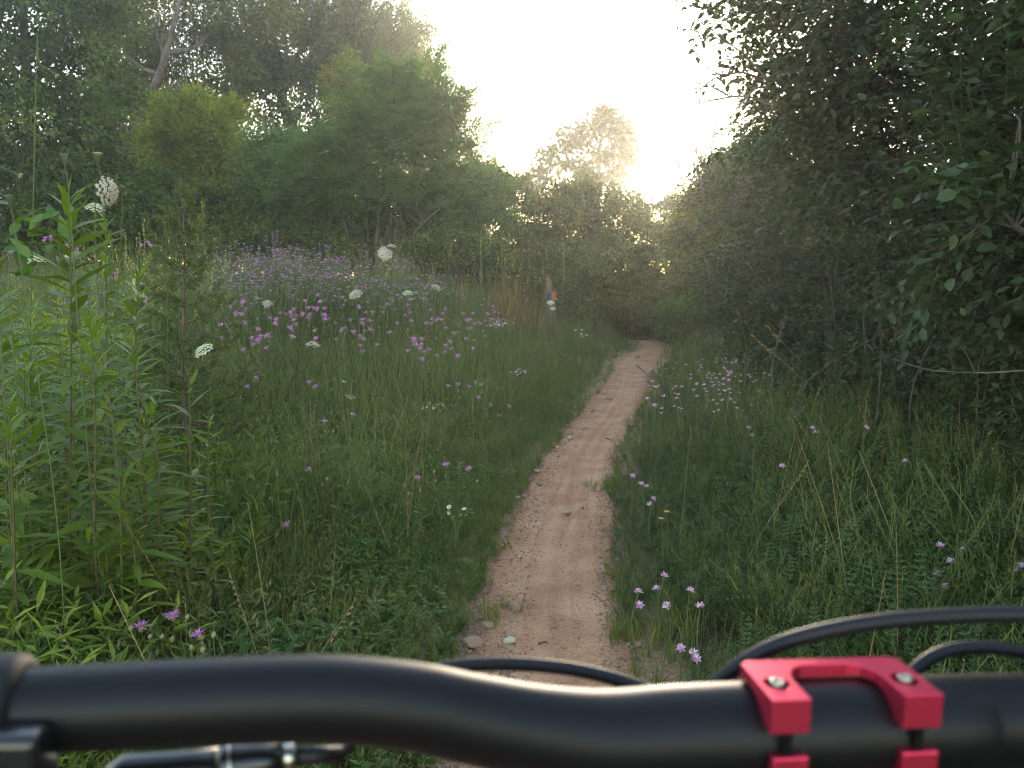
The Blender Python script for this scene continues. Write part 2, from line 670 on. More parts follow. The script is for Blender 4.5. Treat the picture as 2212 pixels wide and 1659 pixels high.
# ================================================================ ground and trail
def ground_material():
    m, nt, out = new_mat('meadow_soil')
    L = nt.links.new
    tc = nd(nt, 'ShaderNodeTexCoord')
    n1 = nd(nt, 'ShaderNodeTexNoise')
    n1.inputs['Scale'].default_value = 2.2
    n1.inputs['Detail'].default_value = 7
    n2 = nd(nt, 'ShaderNodeTexNoise')
    n2.inputs['Scale'].default_value = 60
    n2.inputs['Detail'].default_value = 6
    for n in (n1, n2):
        L(tc.outputs['Object'], n.inputs['Vector'])
    bare = nd(nt, 'ShaderNodeAttribute', attribute_name='bare')
    r1 = ramp(nt, [(.3, (.030, .028, .014)), (.55, (.055, .048, .024)), (.75, (.085, .066, .035))])
    L(n2.outputs['Fac'], r1.inputs[0])
    r2 = ramp(nt, [(.25, (.17, .095, .058)), (.5, (.29, .17, .108)), (.75, (.40, .27, .175))])
    L(n2.outputs['Fac'], r2.inputs[0])
    ad = nd(nt, 'ShaderNodeMath', operation='MULTIPLY_ADD')
    L(n1.outputs['Fac'], ad.inputs[0])
    ad.inputs[1].default_value = .9
    L(bare.outputs['Fac'], ad.inputs[2])
    mr = nd(nt, 'ShaderNodeMapRange')
    mr.inputs[1].default_value = .75
    mr.inputs[2].default_value = 1.15
    L(ad.outputs[0], mr.inputs[0])
    mx = nd(nt, 'ShaderNodeMix', data_type='RGBA')
    L(mr.outputs[0], mx.inputs[0])
    L(r1.outputs[0], mx.inputs[6])
    L(r2.outputs[0], mx.inputs[7])
    pr = nd(nt, 'ShaderNodeBsdfPrincipled')
    pr.inputs['Roughness'].default_value = .95
    pr.inputs['Specular IOR Level'].default_value = .15
    L(mx.outputs[2], pr.inputs['Base Color'])
    b = nd(nt, 'ShaderNodeBump')
    b.inputs['Strength'].default_value = .8
    b.inputs['Distance'].default_value = .02
    L(n2.outputs['Fac'], b.inputs['Height'])
    L(b.outputs[0], pr.inputs['Normal'])
    L(pr.outputs[0], out.inputs['Surface'])
    return m


def axis(fine0, fine1, step, far, far0=None):
    a = list(np.arange(fine0, fine1 + 1e-6, step))
    s, x = step, fine1
    while x < far:
        s *= 1.35
        x += s
        a.append(x)
    s, x = step, fine0
    lo = []
    while x > -far:
        s *= 1.35
        x -= s
        lo.append(x)
    return np.array(lo[::-1] + a)


gx, gy = axis(-4, 5, .07, 500), axis(-1, 19, .09, 500)
XX, YY = np.meshgrid(gx, gy)
ZZ = ground_z(XX, YY)
g = Geo()
ny, nx = XX.shape
idx = np.arange(ny * nx).reshape(ny, nx)
q = np.stack([idx[:-1, :-1], idx[:-1, 1:], idx[1:, 1:], idx[1:, :-1]], -1).reshape(-1, 4)
g.add(np.stack([XX, YY, ZZ], -1).reshape(-1, 3), q)
ground = g.build('ground', ground_material(), None, True)
dd = XX - trail_x(YY)
aw = trail_w(YY)
edge_l = aw + .07 + .11 * smooth(7, 2.5, YY)
edge = np.where(dd < 0, edge_l, aw + .06)
bare = (1 - smooth(edge * .9, edge + .22, np.abs(dd))) * (aw > 0)
at = ground.data.attributes.new('bare', 'FLOAT', 'POINT')
at.data.foreach_set('value', bare.ravel().astype(np.float32))
tag(ground, kind='structure')


def trail_material():
    m, nt, out = new_mat('trail_sand')
    L = nt.links.new
    tc = nd(nt, 'ShaderNodeTexCoord')
    U = nd(nt, 'ShaderNodeAttribute', attribute_name='across')
    V = nd(nt, 'ShaderNodeAttribute', attribute_name='along')
    big = nd(nt, 'ShaderNodeTexNoise')
    big.inputs['Scale'].default_value = 3.5
    big.inputs['Detail'].default_value = 5
    fine = nd(nt, 'ShaderNodeTexNoise')
    fine.inputs['Scale'].default_value = 95
    fine.inputs['Detail'].default_value = 6
    fine.inputs['Roughness'].default_value = .65
    grit = nd(nt, 'ShaderNodeTexVoronoi')
    grit.inputs['Scale'].default_value = 85
    for n in (big, fine, grit):
        L(tc.outputs['Object'], n.inputs['Vector'])
    r_base = ramp(nt, [(.3, (.31, .160, .088)), (.5, (.42, .226, .132)), (.7, (.50, .288, .178))])
    L(big.outputs['Fac'], r_base.inputs[0])
    r_f = ramp(nt, [(.30, (.62, .58, .55)), (.5, (1, 1, 1)), (.72, (1.2, 1.18, 1.15))])
    L(fine.outputs['Fac'], r_f.inputs[0])
    mu = nd(nt, 'ShaderNodeMix', data_type='RGBA', blend_type='MULTIPLY')
    mu.inputs[0].default_value = 1
    L(r_base.outputs[0], mu.inputs[6])
    L(r_f.outputs[0], mu.inputs[7])
    # sparse grit: some cells darker or paler than the sand
    sep = nd(nt, 'ShaderNodeSeparateColor')
    L(grit.outputs['Color'], sep.inputs[0])
    r_g = ramp(nt, [(.0, (.42, .36, .33)), (.12, (.55, .48, .45)), (.16, (1, 1, 1)), (.90, (1, 1, 1)), (.96, (1.35, 1.35, 1.35))])
    L(sep.outputs[0], r_g.inputs[0])
    near = nd(nt, 'ShaderNodeMapRange')
    near.inputs[1].default_value = .45
    near.inputs[2].default_value = .25
    L(grit.outputs['Distance'], near.inputs[0])
    # more grit towards the edges of the tread
    ab = nd(nt, 'ShaderNodeMath', operation='ABSOLUTE')
    L(U.outputs['Fac'], ab.inputs[0])
    ed = nd(nt, 'ShaderNodeMapRange')
    ed.inputs[1].default_value = .25
    ed.inputs[2].default_value = .85
    ed.inputs[3].default_value = .35
    ed.inputs[4].default_value = 1.0
    L(ab.outputs[0], ed.inputs[0])
    gm = nd(nt, 'ShaderNodeMath', operation='MULTIPLY')
    L(near.outputs[0], gm.inputs[0])
    L(ed.outputs[0], gm.inputs[1])
    mg = nd(nt, 'ShaderNodeMix', data_type='RGBA', blend_type='MULTIPLY')
    L(gm.outputs[0], mg.inputs[0])
    L(mu.outputs[2], mg.inputs[6])
    L(r_g.outputs[0], mg.inputs[7])
    # redder, damper soil along the edges
    ed2 = nd(nt, 'ShaderNodeMapRange')
    ed2.inputs[1].default_value = .55
    ed2.inputs[2].default_value = 1.0
    L(ab.outputs[0], ed2.inputs[0])
    me = nd(nt, 'ShaderNodeMix', data_type='RGBA', blend_type='MULTIPLY')
    L(ed2.outputs[0], me.inputs[0])
    L(mg.outputs[2], me.inputs[6])
    me.inputs[7].default_value = (.80, .70, .64, 1)
    pr = nd(nt, 'ShaderNodeBsdfPrincipled')
    pr.inputs['Roughness'].default_value = .93
    pr.inputs['Specular IOR Level'].default_value = .15
    L(me.outputs[2], pr.inputs['Base Color'])

    # tyre tread: two wandering bands of short cross bars pressed into the sand
    def band(off, half, pitch, skew):
        wob = nd(nt, 'ShaderNodeTexNoise', noise_dimensions='1D')
        wob.inputs['Scale'].default_value = .55
        wob.inputs['Detail'].default_value = 1
        sh = nd(nt, 'ShaderNodeMath', operation='ADD')
        L(V.outputs['Fac'], sh.inputs[0])
        sh.inputs[1].default_value = off * 37
        L(sh.outputs[0], wob.inputs['W'])
        w2 = nd(nt, 'ShaderNodeMath', operation='MULTIPLY_ADD')
        L(wob.outputs['Fac'], w2.inputs[0])
        w2.inputs[1].default_value = .7
        w2.inputs[2].default_value = off - .35
        du = nd(nt, 'ShaderNodeMath', operation='SUBTRACT')
        L(U.outputs['Fac'], du.inputs[0])
        L(w2.outputs[0], du.inputs[1])
        da = nd(nt, 'ShaderNodeMath', operation='ABSOLUTE')
        L(du.outputs[0], da.inputs[0])
        mk = nd(nt, 'ShaderNodeMapRange')
        mk.inputs[1].default_value = half
        mk.inputs[2].default_value = half * .75
        L(da.outputs[0], mk.inputs[0])
        ph = nd(nt, 'ShaderNodeMath', operation='MULTIPLY_ADD')
        L(da.outputs[0], ph.inputs[0])
        ph.inputs[1].default_value = skew
        L(V.outputs['Fac'], ph.inputs[2])
        sc = nd(nt, 'ShaderNodeMath', operation='MULTIPLY')
        L(ph.outputs[0], sc.inputs[0])
        sc.inputs[1].default_value = 2 * math.pi / pitch
        sn = nd(nt, 'ShaderNodeMath', operation='SINE')
        L(sc.outputs[0], sn.inputs[0])
        s3 = nd(nt, 'ShaderNodeMath', operation='MULTIPLY_ADD')
        L(sn.outputs[0], s3.inputs[0])
        s3.inputs[1].default_value = .5
        s3.inputs[2].default_value = -.3
        o = nd(nt, 'ShaderNodeMath', operation='MULTIPLY')
        L(s3.outputs[0], o.inputs[0])
        L(mk.outputs[0], o.inputs[1])
        return o
    b1, b2, b3 = band(.0, .16, .024, .04), band(.30, .13, .030, -.03), band(-.33, .12, .027, .03)
    s1 = nd(nt, 'ShaderNodeMath', operation='ADD')
    L(b1.outputs[0], s1.inputs[0])
    L(b2.outputs[0], s1.inputs[1])
    s2 = nd(nt, 'ShaderNodeMath', operation='ADD')
    L(s1.outputs[0], s2.inputs[0])
    L(b3.outputs[0], s2.inputs[1])
    bmp0 = nd(nt, 'ShaderNodeBump')
    bmp0.inputs['Strength'].default_value = .75
    bmp0.inputs['Distance'].default_value = .006
    L(s2.outputs[0], bmp0.inputs['Height'])
    bmp = nd(nt, 'ShaderNodeBump')
    bmp.inputs['Strength'].default_value = .7
    bmp.inputs['Distance'].default_value = .008
    L(fine.outputs['Fac'], bmp.inputs['Height'])
    L(bmp0.outputs[0], bmp.inputs['Normal'])
    bm2 = nd(nt, 'ShaderNodeBump', invert=True)
    bm2.inputs['Strength'].default_value = .5
    bm2.inputs['Distance'].default_value = .006
    L(grit.outputs['Distance'], bm2.inputs['Height'])
    L(bmp.outputs[0], bm2.inputs['Normal'])
    L(bm2.outputs[0], pr.inputs['Normal'])
    L(pr.outputs[0], out.inputs['Surface'])
    return m


ys = np.linspace(-2, 18.15, 760)
us = np.linspace(-1, 1, 57)
PX, PU, PY = [], [], []
tx, tw = trail_x(ys), trail_w(ys)
wl = tw * (1 + .22 * (fbm(ys * 2.6, ys * 0 + 3) - .5) + .10 * (vnoise(ys * 11, ys * 0 + 8) - .5)) + .015
wr = tw * (1 + .20 * (fbm(ys * 2.3, ys * 0 + 40) - .5) + .10 * (vnoise(ys * 12, ys * 0 + 60) - .5)) + .01
wl = wl + .015 * smooth(6.5, 5, ys) * (fbm(ys * .9, ys * 0 + 77)) * 1.3
xs = tx[:, None] + np.where(us[None] < 0, us[None] * wl[:, None], us[None] * wr[:, None])
yg = np.repeat(ys[:, None], len(us), 1)
zs = ground_z(xs, yg) + .006 + .006 * (fbm(xs * 7, yg * 5) - .5) * (1 - np.abs(us[None]) ** 3) + .003
for off_, dep_, sd_ in ((.02, .007, 1.0), (-.09, .005, 2.0), (.10, .005, 3.0)):      # wheel grooves pressed into the sand
    tr_ = trail_x(yg) + off_ + .10 * (fbm(yg * .55 + sd_ * 17, yg * 0 + sd_) - .5)
    zs = zs - dep_ * np.exp(-((xs - tr_) / .021) ** 2) + .35 * dep_ * np.exp(-((np.abs(xs - tr_) - .045) / .016) ** 2)
zs = zs - .010 * smooth(.93, 1.0, np.abs(us[None]))
g = Geo()
ny, nx = xs.shape
idx = np.arange(ny * nx).reshape(ny, nx)
q = np.stack([idx[:-1, :-1], idx[:-1, 1:], idx[1:, 1:], idx[1:, :-1]], -1).reshape(-1, 4)
g.add(np.stack([xs, yg, zs], -1).reshape(-1, 3), q)
trail = g.build('path', trail_material(), None, True)
for nm, arr in (('across', np.repeat(us[None], ny, 0)), ('along', yg)):
    a = trail.data.attributes.new(nm, 'FLOAT', 'POINT')
    a.data.foreach_set('value', arr.ravel().astype(np.float32))
tag(trail, kind='structure')


# ---------------------------------------------------------------- stones
def rock_geo(seed, flat=.6, sub=2):
    rg = np.random.default_rng(seed)
    bm = bmesh.new()
    bmesh.ops.create_icosphere(bm, subdivisions=sub, radius=.5)
    v = np.array([x.co[:] for x in bm.verts])
    f = np.array([[x.index for x in p.verts] for p in bm.faces])
    bm.free()
    for _ in range(9):            # knock off flat facets
        n = rg.normal(size=3)
        n /= np.linalg.norm(n)
        h = rg.uniform(.30, .46)
        d = v @ n
        v = v - np.outer(np.maximum(d - h, 0), n)
    v *= np.array([1, rg.uniform(.65, .95), flat * rg.uniform(.8, 1.2)])
    v += rg.normal(scale=.008, size=v.shape)
    return Geo().add(v, f)


ROCKS = [rock_geo(s, fl).mesh('stone', M['stone'], False) for s, fl in ((1, .55), (2, .6), (3, .5), (4, .7))]
ROCKP = rock_geo(7, .62).mesh('stone', M['stone_pale'], True)


def stone(x, y, size, label, mesh, group=None, sink=.12, rz=None):
    p = at_height(x, y, size * .15)
    o = link('stone', mesh)
    z = gz(p[0], p[1]) + .006
    o.location = (p[0], p[1], z + size * (.28 - sink))
    o.scale = (size, size, size)
    o.rotation_euler = (random.uniform(-.2, .2), random.uniform(-.2, .2), random.uniform(0, 6.28) if rz is None else rz)
    return tag(o, label, 'stone', group)


stone(1224, 1112, .055, 'smooth pale stone lying alone in the middle of the trail', ROCKP, rz=0.1, sink=.06)
stone(1022, 1392, .085, 'big blocky tan stone half buried in the left bank above the cable', ROCKS[0])
stone(1052, 1358, .06, 'grey stone wedged in the bank above the big tan one', ROCKS[1])
stone(1006, 1222, .095, 'pinkish boulder peeping out of the grass on the left bank', ROCKS[2])
stone(1112, 1318, .085, 'broad flat sandy stone at the left edge of the tread', ROCKS[3])
stone(1100, 1392, .055, 'pale chip of stone beside the left edge, nearest the handlebar', ROCKP)
stone(1166, 1052, .035, 'small dark stone left of the pale middle stone', ROCKS[1])
stone(1184, 1014, .035, 'brown pebble uphill of the pale middle stone', ROCKS[0])
stone(1204, 988, .035, 'dark round pebble on the left third of the trail', ROCKS[2])
stone(1146, 1128, .035, 'dark grey pebble left of and nearer than the pale middle stone', ROCKS[3])
stone(1118, 1078, .045, 'pale stone on the stony left margin, upper of two', ROCKP)
stone(1132, 1074, .040, 'round cream pebble touching the upper pale margin stone', ROCKP)
stone(1160, 1020, .055, 'long cream stone where the grass meets the left margin', ROCKP)
stone(1256, 1100, .040, 'reddish pebble right of the pale middle stone', ROCKS[0])
stone(1300, 1165, .032, 'small brown pebble near the right edge of the trail', ROCKS[1])
stone(1230, 948, .07, 'flat white stone at the left edge by the far stretch of trail', ROCKP)
stone(1316, 862, .10, 'flat grey slab on the left edge where the trail starts to bend', ROCKS[2])
stone(1324, 768, .16, 'low stone at the inside of the far bend', ROCKS[3])
stone(1378, 772, .12, 'dark stone on the outside of the far bend', ROCKS[0])
# the stony margins: small stones one could still pick up one by one
rg = np.random.default_rng(5)
for k in range(130):
    y = 2.3 + 6.0 * rg.random() ** 1.6
    left = rg.random() < .68
    w = float(trail_w(y))
    d = (-w * rg.uniform(.70, 1.22)) if left else (w * rg.uniform(.70, 1.12))
    x = float(trail_x(y)) + d
    s = rg.uniform(.014, .034) * (1 + .5 * (rg.random() < .15))
    o = link('stone', ROCKP if rg.random() < .22 else ROCKS[rg.integers(4)])
    o.location = (x, y, gz(x, y) + .006 + s * .12)
    o.scale = (s, s, s)
    o.rotation_euler = (rg.uniform(-.4, .4), rg.uniform(-.4, .4), rg.uniform(0, 6.3))
    if left:
        tag(o, 'small loose stone strewn along the left margin of the trail', 'stone', 'loose stones along the left margin')
    else:
        tag(o, 'small loose stone strewn along the right margin of the trail', 'stone', 'loose stones along the right margin')
# gravel: nobody could count it
g = Scatter()
bits = [rock_geo(20 + s, .6, 1) for s in range(4)]
for k, b in enumerate(bits):
    b.t = [np.full(len(v), (.25, .45, .6, .8)[k]) for v in b.v]
N = 12000
y = 2.1 + 10 * rg.random(N) ** 2.0
w = trail_w(y)
side = rg.random(N)
d = np.where(side < .42, -w * rg.uniform(.5, 1.25, N), np.where(side < .72, w * rg.uniform(.6, 1.12, N), w * rg.uniform(-.8, .8, N)))
x = trail_x(y) + d
s = rg.uniform(.004, .015, N) * np.where(np.abs(d) > w * .5, 1.2, .8)
T = np.stack([x, y, ground_z(x, y) + .007 + s * .15], -1)
g.add(bits, rg.integers(0, 4, N), T, np.stack([rg.uniform(-.5, .5, N), rg.uniform(-.5, .5, N), rg.uniform(0, 6.3, N)], -1), s, rg.random(N))
tag(g.build('gravel', M['stone']), 'fine loose gravel scattered over the sandy trail', 'gravel', kind='stuff')
# ================================================================ small plant shapes (templates)
def quad_leaf(L=1.0, w=.35, fold=.08):
    """a simple leaf along +Y"""
    v = [(0, 0, 0), (w * .5, L * .45, fold * L), (0, L, 0), (-w * .5, L * .45, fold * L)]
    return np.array(v, float), np.array([[0, 1, 2, 3]])


def lance_leaf(L=1.0, w=.14, droop=.15, fold=.04, mid=.4):
    ys = [0, .18, mid, .72, 1.0]
    ws = [.02, .34, .5, .32, .0]
    v, f = [], []
    for i, (y, k) in enumerate(zip(ys, ws)):
        z = -droop * L * y * y
        v += [(-k * w, y * L, z + fold * k * w * 4), (0, y * L, z), (k * w, y * L, z + fold * k * w * 4)]
    for i in range(4):
        a = i * 3
        f += [[a, a + 1, a + 4, a + 3], [a + 1, a + 2, a + 5, a + 4]]
    return np.array(v, float), np.array(f)


def ovate_leaf(L=1.0, w=.55, droop=.1, cup=.10):
    ys = [0, .12, .35, .62, .85, 1.0]
    ws = [.015, .26, .5, .46, .24, .0]
    v, f = [], []
    for y, k in zip(ys, ws):
        z = -droop * L * y * y
        v += [(-k * w, y * L, z + cup * k * L), (0, y * L, z), (k * w, y * L, z + cup * k * L)]
    for i in range(5):
        a = i * 3
        f += [[a, a + 1, a + 4, a + 3], [a + 1, a + 2, a + 5, a + 4]]
    return np.array(v, float), np.array(f)


def add_at(geo, shape, pos, direction, roll, size, tint, mat=0):
    v, f = shape
    m = frames(np.array([direction], float), np.array([roll]))[0]
    geo.add((v * size) @ m.T + np.asarray(pos), f, tint, mat)


def sph(az, el):
    return np.array([math.cos(az) * math.cos(el), math.sin(az) * math.cos(el), math.sin(el)])


def tuft(rg, n, h, lean=.5, w=.006, seg=3):
    g = Geo()
    for _ in range(n):
        az, L = rg.uniform(0, 6.28), h * rg.uniform(.55, 1.1)
        out = lean * rg.uniform(.2, 1.0)
        base = np.array([rg.normal(0, .025), rg.normal(0, .025), 0])
        side = np.array([-math.sin(az), math.cos(az), 0])
        twist = rg.uniform(-.8, .8)
        side = side * math.cos(twist) + np.array([math.cos(az), math.sin(az), 0]) * math.sin(twist)
        t = np.linspace(0, 1, seg + 1)
        r = out * L * t ** 1.8
        z = L * (t - .35 * out * t ** 2.6)
        ctr = base + np.stack([np.cos(az) * r, np.sin(az) * r, z], -1)
        ww = w * rg.uniform(.7, 1.3) * np.array([.8, 1.0, .75, .0][:seg + 1] if seg == 3 else np.linspace(1, 0, seg + 1))
        v = np.concatenate([ctr - side * ww[:, None], ctr + side * ww[:, None]])
        f = np.array([[i, i + seg + 1, i + seg + 2, i + 1] for i in range(seg)])
        g.add(v, f, rg.uniform(.15, .85) if rg.random() < .9 else .98)
    return g


def forb(rg, h, nl, L, w, up=.6, spread=.25, stems=2):
    """weedy plant: a few thin stems with narrow leaves"""
    g = Geo()
    for s in range(stems):
        az = rg.uniform(0, 6.28)
        hh = h * rg.uniform(.65, 1.1)
        top = np.array([math.cos(az), math.sin(az), 0]) * spread * hh * rg.uniform(.2, 1.1) + np.array([0, 0, hh])
        base = np.array([rg.normal(0, .02), rg.normal(0, .02), 0])
        mid = (base + top) / 2 + np.array([rg.normal(0, .03), rg.normal(0, .03), .03])
        pts = curve_pts([base, mid, top], 4)
        tube(g, pts, [.0022, .002, .0016, .001], 3, .5, 0, False)
        for i in range(nl):
            t = .12 + .88 * (i + rg.random()) / nl
            p = base * (1 - t) ** 2 + 2 * mid * t * (1 - t) + top * t * t
            a2 = az + i * 2.4 + rg.uniform(-.4, .4)
            el = up + rg.uniform(-.5, .4) + .4 * (t - .5)
            k = L * rg.uniform(.6, 1.15) * (1.1 - .5 * t)
            v, f = quad_leaf(1, w, .06)
            add_at(g, (v, f), p, sph(a2, el), rg.uniform(-.7, .7), k, np.clip(.3 + .45 * t + rg.normal(0, .1), 0, 1))
    return g


def pinnate(L, pairs, leaflet, w, droop=.2):
    g = Geo()
    ax = np.stack([np.zeros(5), np.linspace(0, L, 5), -droop * L * np.linspace(0, 1, 5) ** 2], -1)
    tube(g, ax, [.0016, .0014, .0012, .001, .0006], 3, .4, 0, False)
    for i in range(pairs):
        t = .15 + .82 * i / max(1, pairs - 1)
        p = np.array([0, t * L, -droop * L * t * t])
        for s in (-1, 1):
            k = leaflet * (1 - .35 * abs(t - .45))
            add_at(g, quad_leaf(1, w, .05), p, (s * 1.0, .45, -.12), .0, k, .45 + .1 * s * random.random())
    add_at(g, quad_leaf(1, w, .05), (0, L, -droop * L), (0, 1, -.3), 0, leaflet * .9, .6)
    return g


def vetch(rg, n, h, L=.11):
    g = Geo()
    fr = pinnate(1.0, 6, .17, .42, .25)
    fv = fr.merged()
    for i in range(n):
        az, el = rg.uniform(0, 6.28), rg.uniform(.0, 1.0)
        p = np.array([rg.normal(0, .07), rg.normal(0, .07), h * rg.uniform(.25, 1.0)])
        m = frames(np.array([sph(az, el)]), np.array([rg.uniform(-.5, .5)]))
        g.scatter(fr, m * L * rg.uniform(.7, 1.2), p[None], np.array([rg.uniform(.2, .9)]))
    for i in range(3):
        az = rg.uniform(0, 6.28)
        tube(g, curve_pts([(0, 0, 0), (math.cos(az) * .04, math.sin(az) * .04, h * .5), (math.cos(az) * .12, math.sin(az) * .12, h * .95)], 4), .0018, 3, .3, 0, False)
    return g


def lobed(rg, n, h, L):
    """low bright weed with cut leaves"""
    g = Geo()
    for i in range(n):
        t = rg.random()
        p = np.array([rg.normal(0, .03), rg.normal(0, .03), h * t])
        az, el = rg.uniform(0, 6.28), rg.uniform(-.1, .8)
        d = sph(az, el)
        side = np.array([-math.sin(az), math.cos(az), 0])
        k = L * rg.uniform(.7, 1.2)
        tn = np.clip(.35 + .4 * t + rg.normal(0, .12), 0, 1)
        add_at(g, quad_leaf(1, .30, .05), p, d, 0, k, tn)
        for s in (-1, 1):
            for q_ in (.3, .55):
                add_at(g, quad_leaf(1, .34, .05), p + d * k * q_, d * .8 + side * s * .75, 0, k * (.55 - .25 * q_), tn)
    tube(g, [(0, 0, 0), (.003, .004, h * .5), (0, 0, h)], .002, 3, .3, 0, False)
    return g


def wiry(rg, h, head=True):
    """thin bare flower stalk, leaning"""
    g = Geo()
    az = rg.uniform(0, 6.28)
    ln = rg.uniform(.05, .45)
    top = np.array([math.cos(az) * ln * h, math.sin(az) * ln * h, h * (1 - .3 * ln)])
    pts = curve_pts([(0, 0, 0), top * .5 + np.array([0, 0, .05 * h]), top], 5)
    tube(g, pts, [.0016, .0014, .0012, .001, .0008], 3, rg.uniform(.2, .8), 0, False)
    if head:
        for i in range(7):
            t = .80 + .2 * i / 6
            p = pts[0] * (1 - t) + top * t + np.array([0, 0, .02 * h * (1 - t)])
            add_at(g, quad_leaf(1, .3, .05), p, sph(az + rg.uniform(-1, 1), .9 + rg.uniform(-.4, .4)), rg.uniform(0, 3), .015, .8)
    return g


# ================================================================ ground cover
COVER_PAD = .95


def cover_points(n, y0, y1, seed, side=0, power=1.0, xpad=1.0):
    rg = np.random.default_rng(seed)
    y = y0 + (y1 - y0) * rg.random(n) ** power
    hw = .64 * y + xpad
    x = rg.uniform(-1, 1, n) * hw
    if side < 0:
        x = np.where(x > trail_x(y), trail_x(y) - rg.random(n) * (hw + trail_x(y)), x)
    if side > 0:
        x = trail_x(y) + rg.random(n) ** .9 * (hw - trail_x(y))
    return x, y, rg


def margin(x, y):
    """how far a point lies outside the bare tread (negative: on it)"""
    d = x - trail_x(y)
    w = trail_w(y)
    wob = .12 * (fbm(x * 3.1, y * 3.1) - .5)
    left = -d - (w + .02 + (.055 * smooth(7, 2.5, y)))
    right = d - (w + .00)
    return np.where(d < 0, left, right) + wob


def put(geo, tmpls, x, y, rg, smin, smax, keep=None, tint_scale=1.1, sinkz=.01, lean=.12, edge_small=True):
    m = margin(x, y)
    ok = m > 0
    if keep is not None:
        ok &= keep
    x, y, m = x[ok], y[ok], m[ok]
    n = len(x)
    if n == 0:
        return
    s = rg.uniform(smin, smax, n)
    if edge_small:
        s = s * (.36 + .64 * smooth(0, .95, m))
    E = np.stack([rg.normal(0, lean, n), rg.normal(0, lean, n), rg.uniform(0, 6.28, n)], -1)
    T = np.stack([x, y, ground_z(x, y) - sinkz], -1)
    tint = np.clip(.18 + .64 * fbm(x * tint_scale + 3, y * tint_scale + 8) + rg.normal(0, .10, n), 0, 1)
    geo.add(tmpls, rg.integers(0, len(tmpls), n), T, E, s, tint)


rt = np.random.default_rng(77)
T_GRASS = [tuft(rt, 16, .30, .7, .0032) for _ in range(7)]
T_GRASS_FAR = [tuft(rt, 14, .34, .6, .0075, 2) for _ in range(6)]
T_FORB = [forb(rt, .34, 15, .074, .23, .55, .3, 2) for _ in range(8)]
T_FORB_FINE = [forb(rt, .42, 20, .040, .13, .7, .35, 3) for _ in range(8)]
T_FORB_FAR = [forb(rt, .44, 9, .085, .22, .6, .3, 2) for _ in range(6)]
T_VETCH = [vetch(rt, 9, .24) for _ in range(6)]
T_VETCH_FAR = [forb(rt, .30, 12, .07, .5, .3, .5, 2) for _ in range(4)]
T_LOBED = [lobed(rt, 11, .20, .075) for _ in range(6)]
T_WIRY = [wiry(rt, .62, k % 3 == 0) for k in range(9)]
T_STALK = []
for k in range(7):
    g = forb(rt, .62, 10, .045, .16, .8, .35, 2)
    for j in range(3):
        az = rt.uniform(0, 6.3)
        tp = np.array([math.cos(az) * .10, math.sin(az) * .10, .60 + rt.uniform(0, .08)])
        tube(g, [(0, 0, .25), tp * .6 + np.array([0, 0, .12]), tp], .0011, 3, .7, 0, False)
        for i in range(4):
            add_at(g, quad_leaf(1, .5, .1), tp, sph(i * 1.6, .9), 0, .014, .85)
    T_STALK.append(g)
T_BROAD = [forb(rt, .42, 20, .125, .20, .35, .35, 2) for _ in range(6)]
T_LUSH = [forb(rt, .30, 13, .10, .24, .45, .35, 1) for _ in range(6)]

# --- left meadow
gr, fo, lu, wi = Scatter(), Scatter(), Scatter(), Scatter()
for (y0, y1, nG, nF, nL, nW) in ((1.3, 3.2, 2000, 3200, 2700, 60), (3.2, 5.5, 2900, 7200, 3000, 240), (5.5, 8.0, 2600, 7000, 1000, 420)):
    x, y, rg = cover_points(nG, y0, y1, int(y0 * 100) + 1, -1)
    put(gr, T_GRASS, x, y, rg, .55, 1.15)
    x, y, rg = cover_points(nF, y0, y1, int(y0 * 100) + 2, -1)
    patch = fbm(x * .9 + 50, y * .9)
    put(fo, T_FORB, x, y, rg, .45, 1.05, patch > (.36 if y1 < 6 else .44))
    put(fo, T_FORB_FINE, x, y, rg, .5, 1.1, patch <= (.42 if y1 < 6 else .50))
    x, y, rg = cover_points(nL, y0, y1, int(y0 * 100) + 3, -1)
    patch = fbm(x * 1.1 + 20, y * 1.1 + 70)
    put(lu, T_LOBED, x, y, rg, .6, 1.25, patch > .50)
    put(lu, T_LUSH, x, y, rg, .55, 1.2, patch < .49)
    x, y, rg = cover_points(nW, y0, y1, int(y0 * 100) + 4, -1)
    put(wi, T_WIRY, x, y, rg, .6, 1.15, margin(x, y) > .3, edge_small=False)
for (y0, y1, nG, nF, nW) in ((8, 12, 3600, 4200, 900), (12, 18, 4200, 3600, 1000), (18, 24, 3000, 1500, 500)):
    x, y, rg = cover_points(nG, y0, y1, int(y0 * 100) + 5, -1, 1, 2)
    put(gr, T_GRASS_FAR, x, y, rg, .6, 1.1)
    x, y, rg = cover_points(nF, y0, y1, int(y0 * 100) + 6, -1, 1, 2)
    put(fo, T_FORB_FAR, x, y, rg, .5, .95)
    x, y, rg = cover_points(nW, y0, y1, int(y0 * 100) + 7, -1, 1, 2)
    put(wi, T_WIRY, x, y, rg, .7, 1.2, margin(x, y) > .5, edge_small=False)
tag(gr.build('grass', M['grass_cover']), 'mixed green and bleached meadow grass left of the trail', 'grass', kind='stuff')
tag(fo.build('meadow_weeds', M['forb_cover']), 'greyish narrow-leaved weeds filling the left meadow', 'weeds', kind='stuff')
tag(lu.build('leafy_weeds', M['lush_cover']), 'bright green leafy weeds low in the left meadow', 'weeds', kind='stuff')
gs = Scatter()
for (y0, y1, n_) in ((3.0, 5.0, 60), (5.0, 9.0, 480), (9.0, 14.0, 700)):
    x, y, rg = cover_points(n_, y0, y1, int(y0 * 100) + 8, -1)
    put(gs, T_STALK, x, y, rg, .65, 1.15, margin(x, y) > .45, edge_small=False)
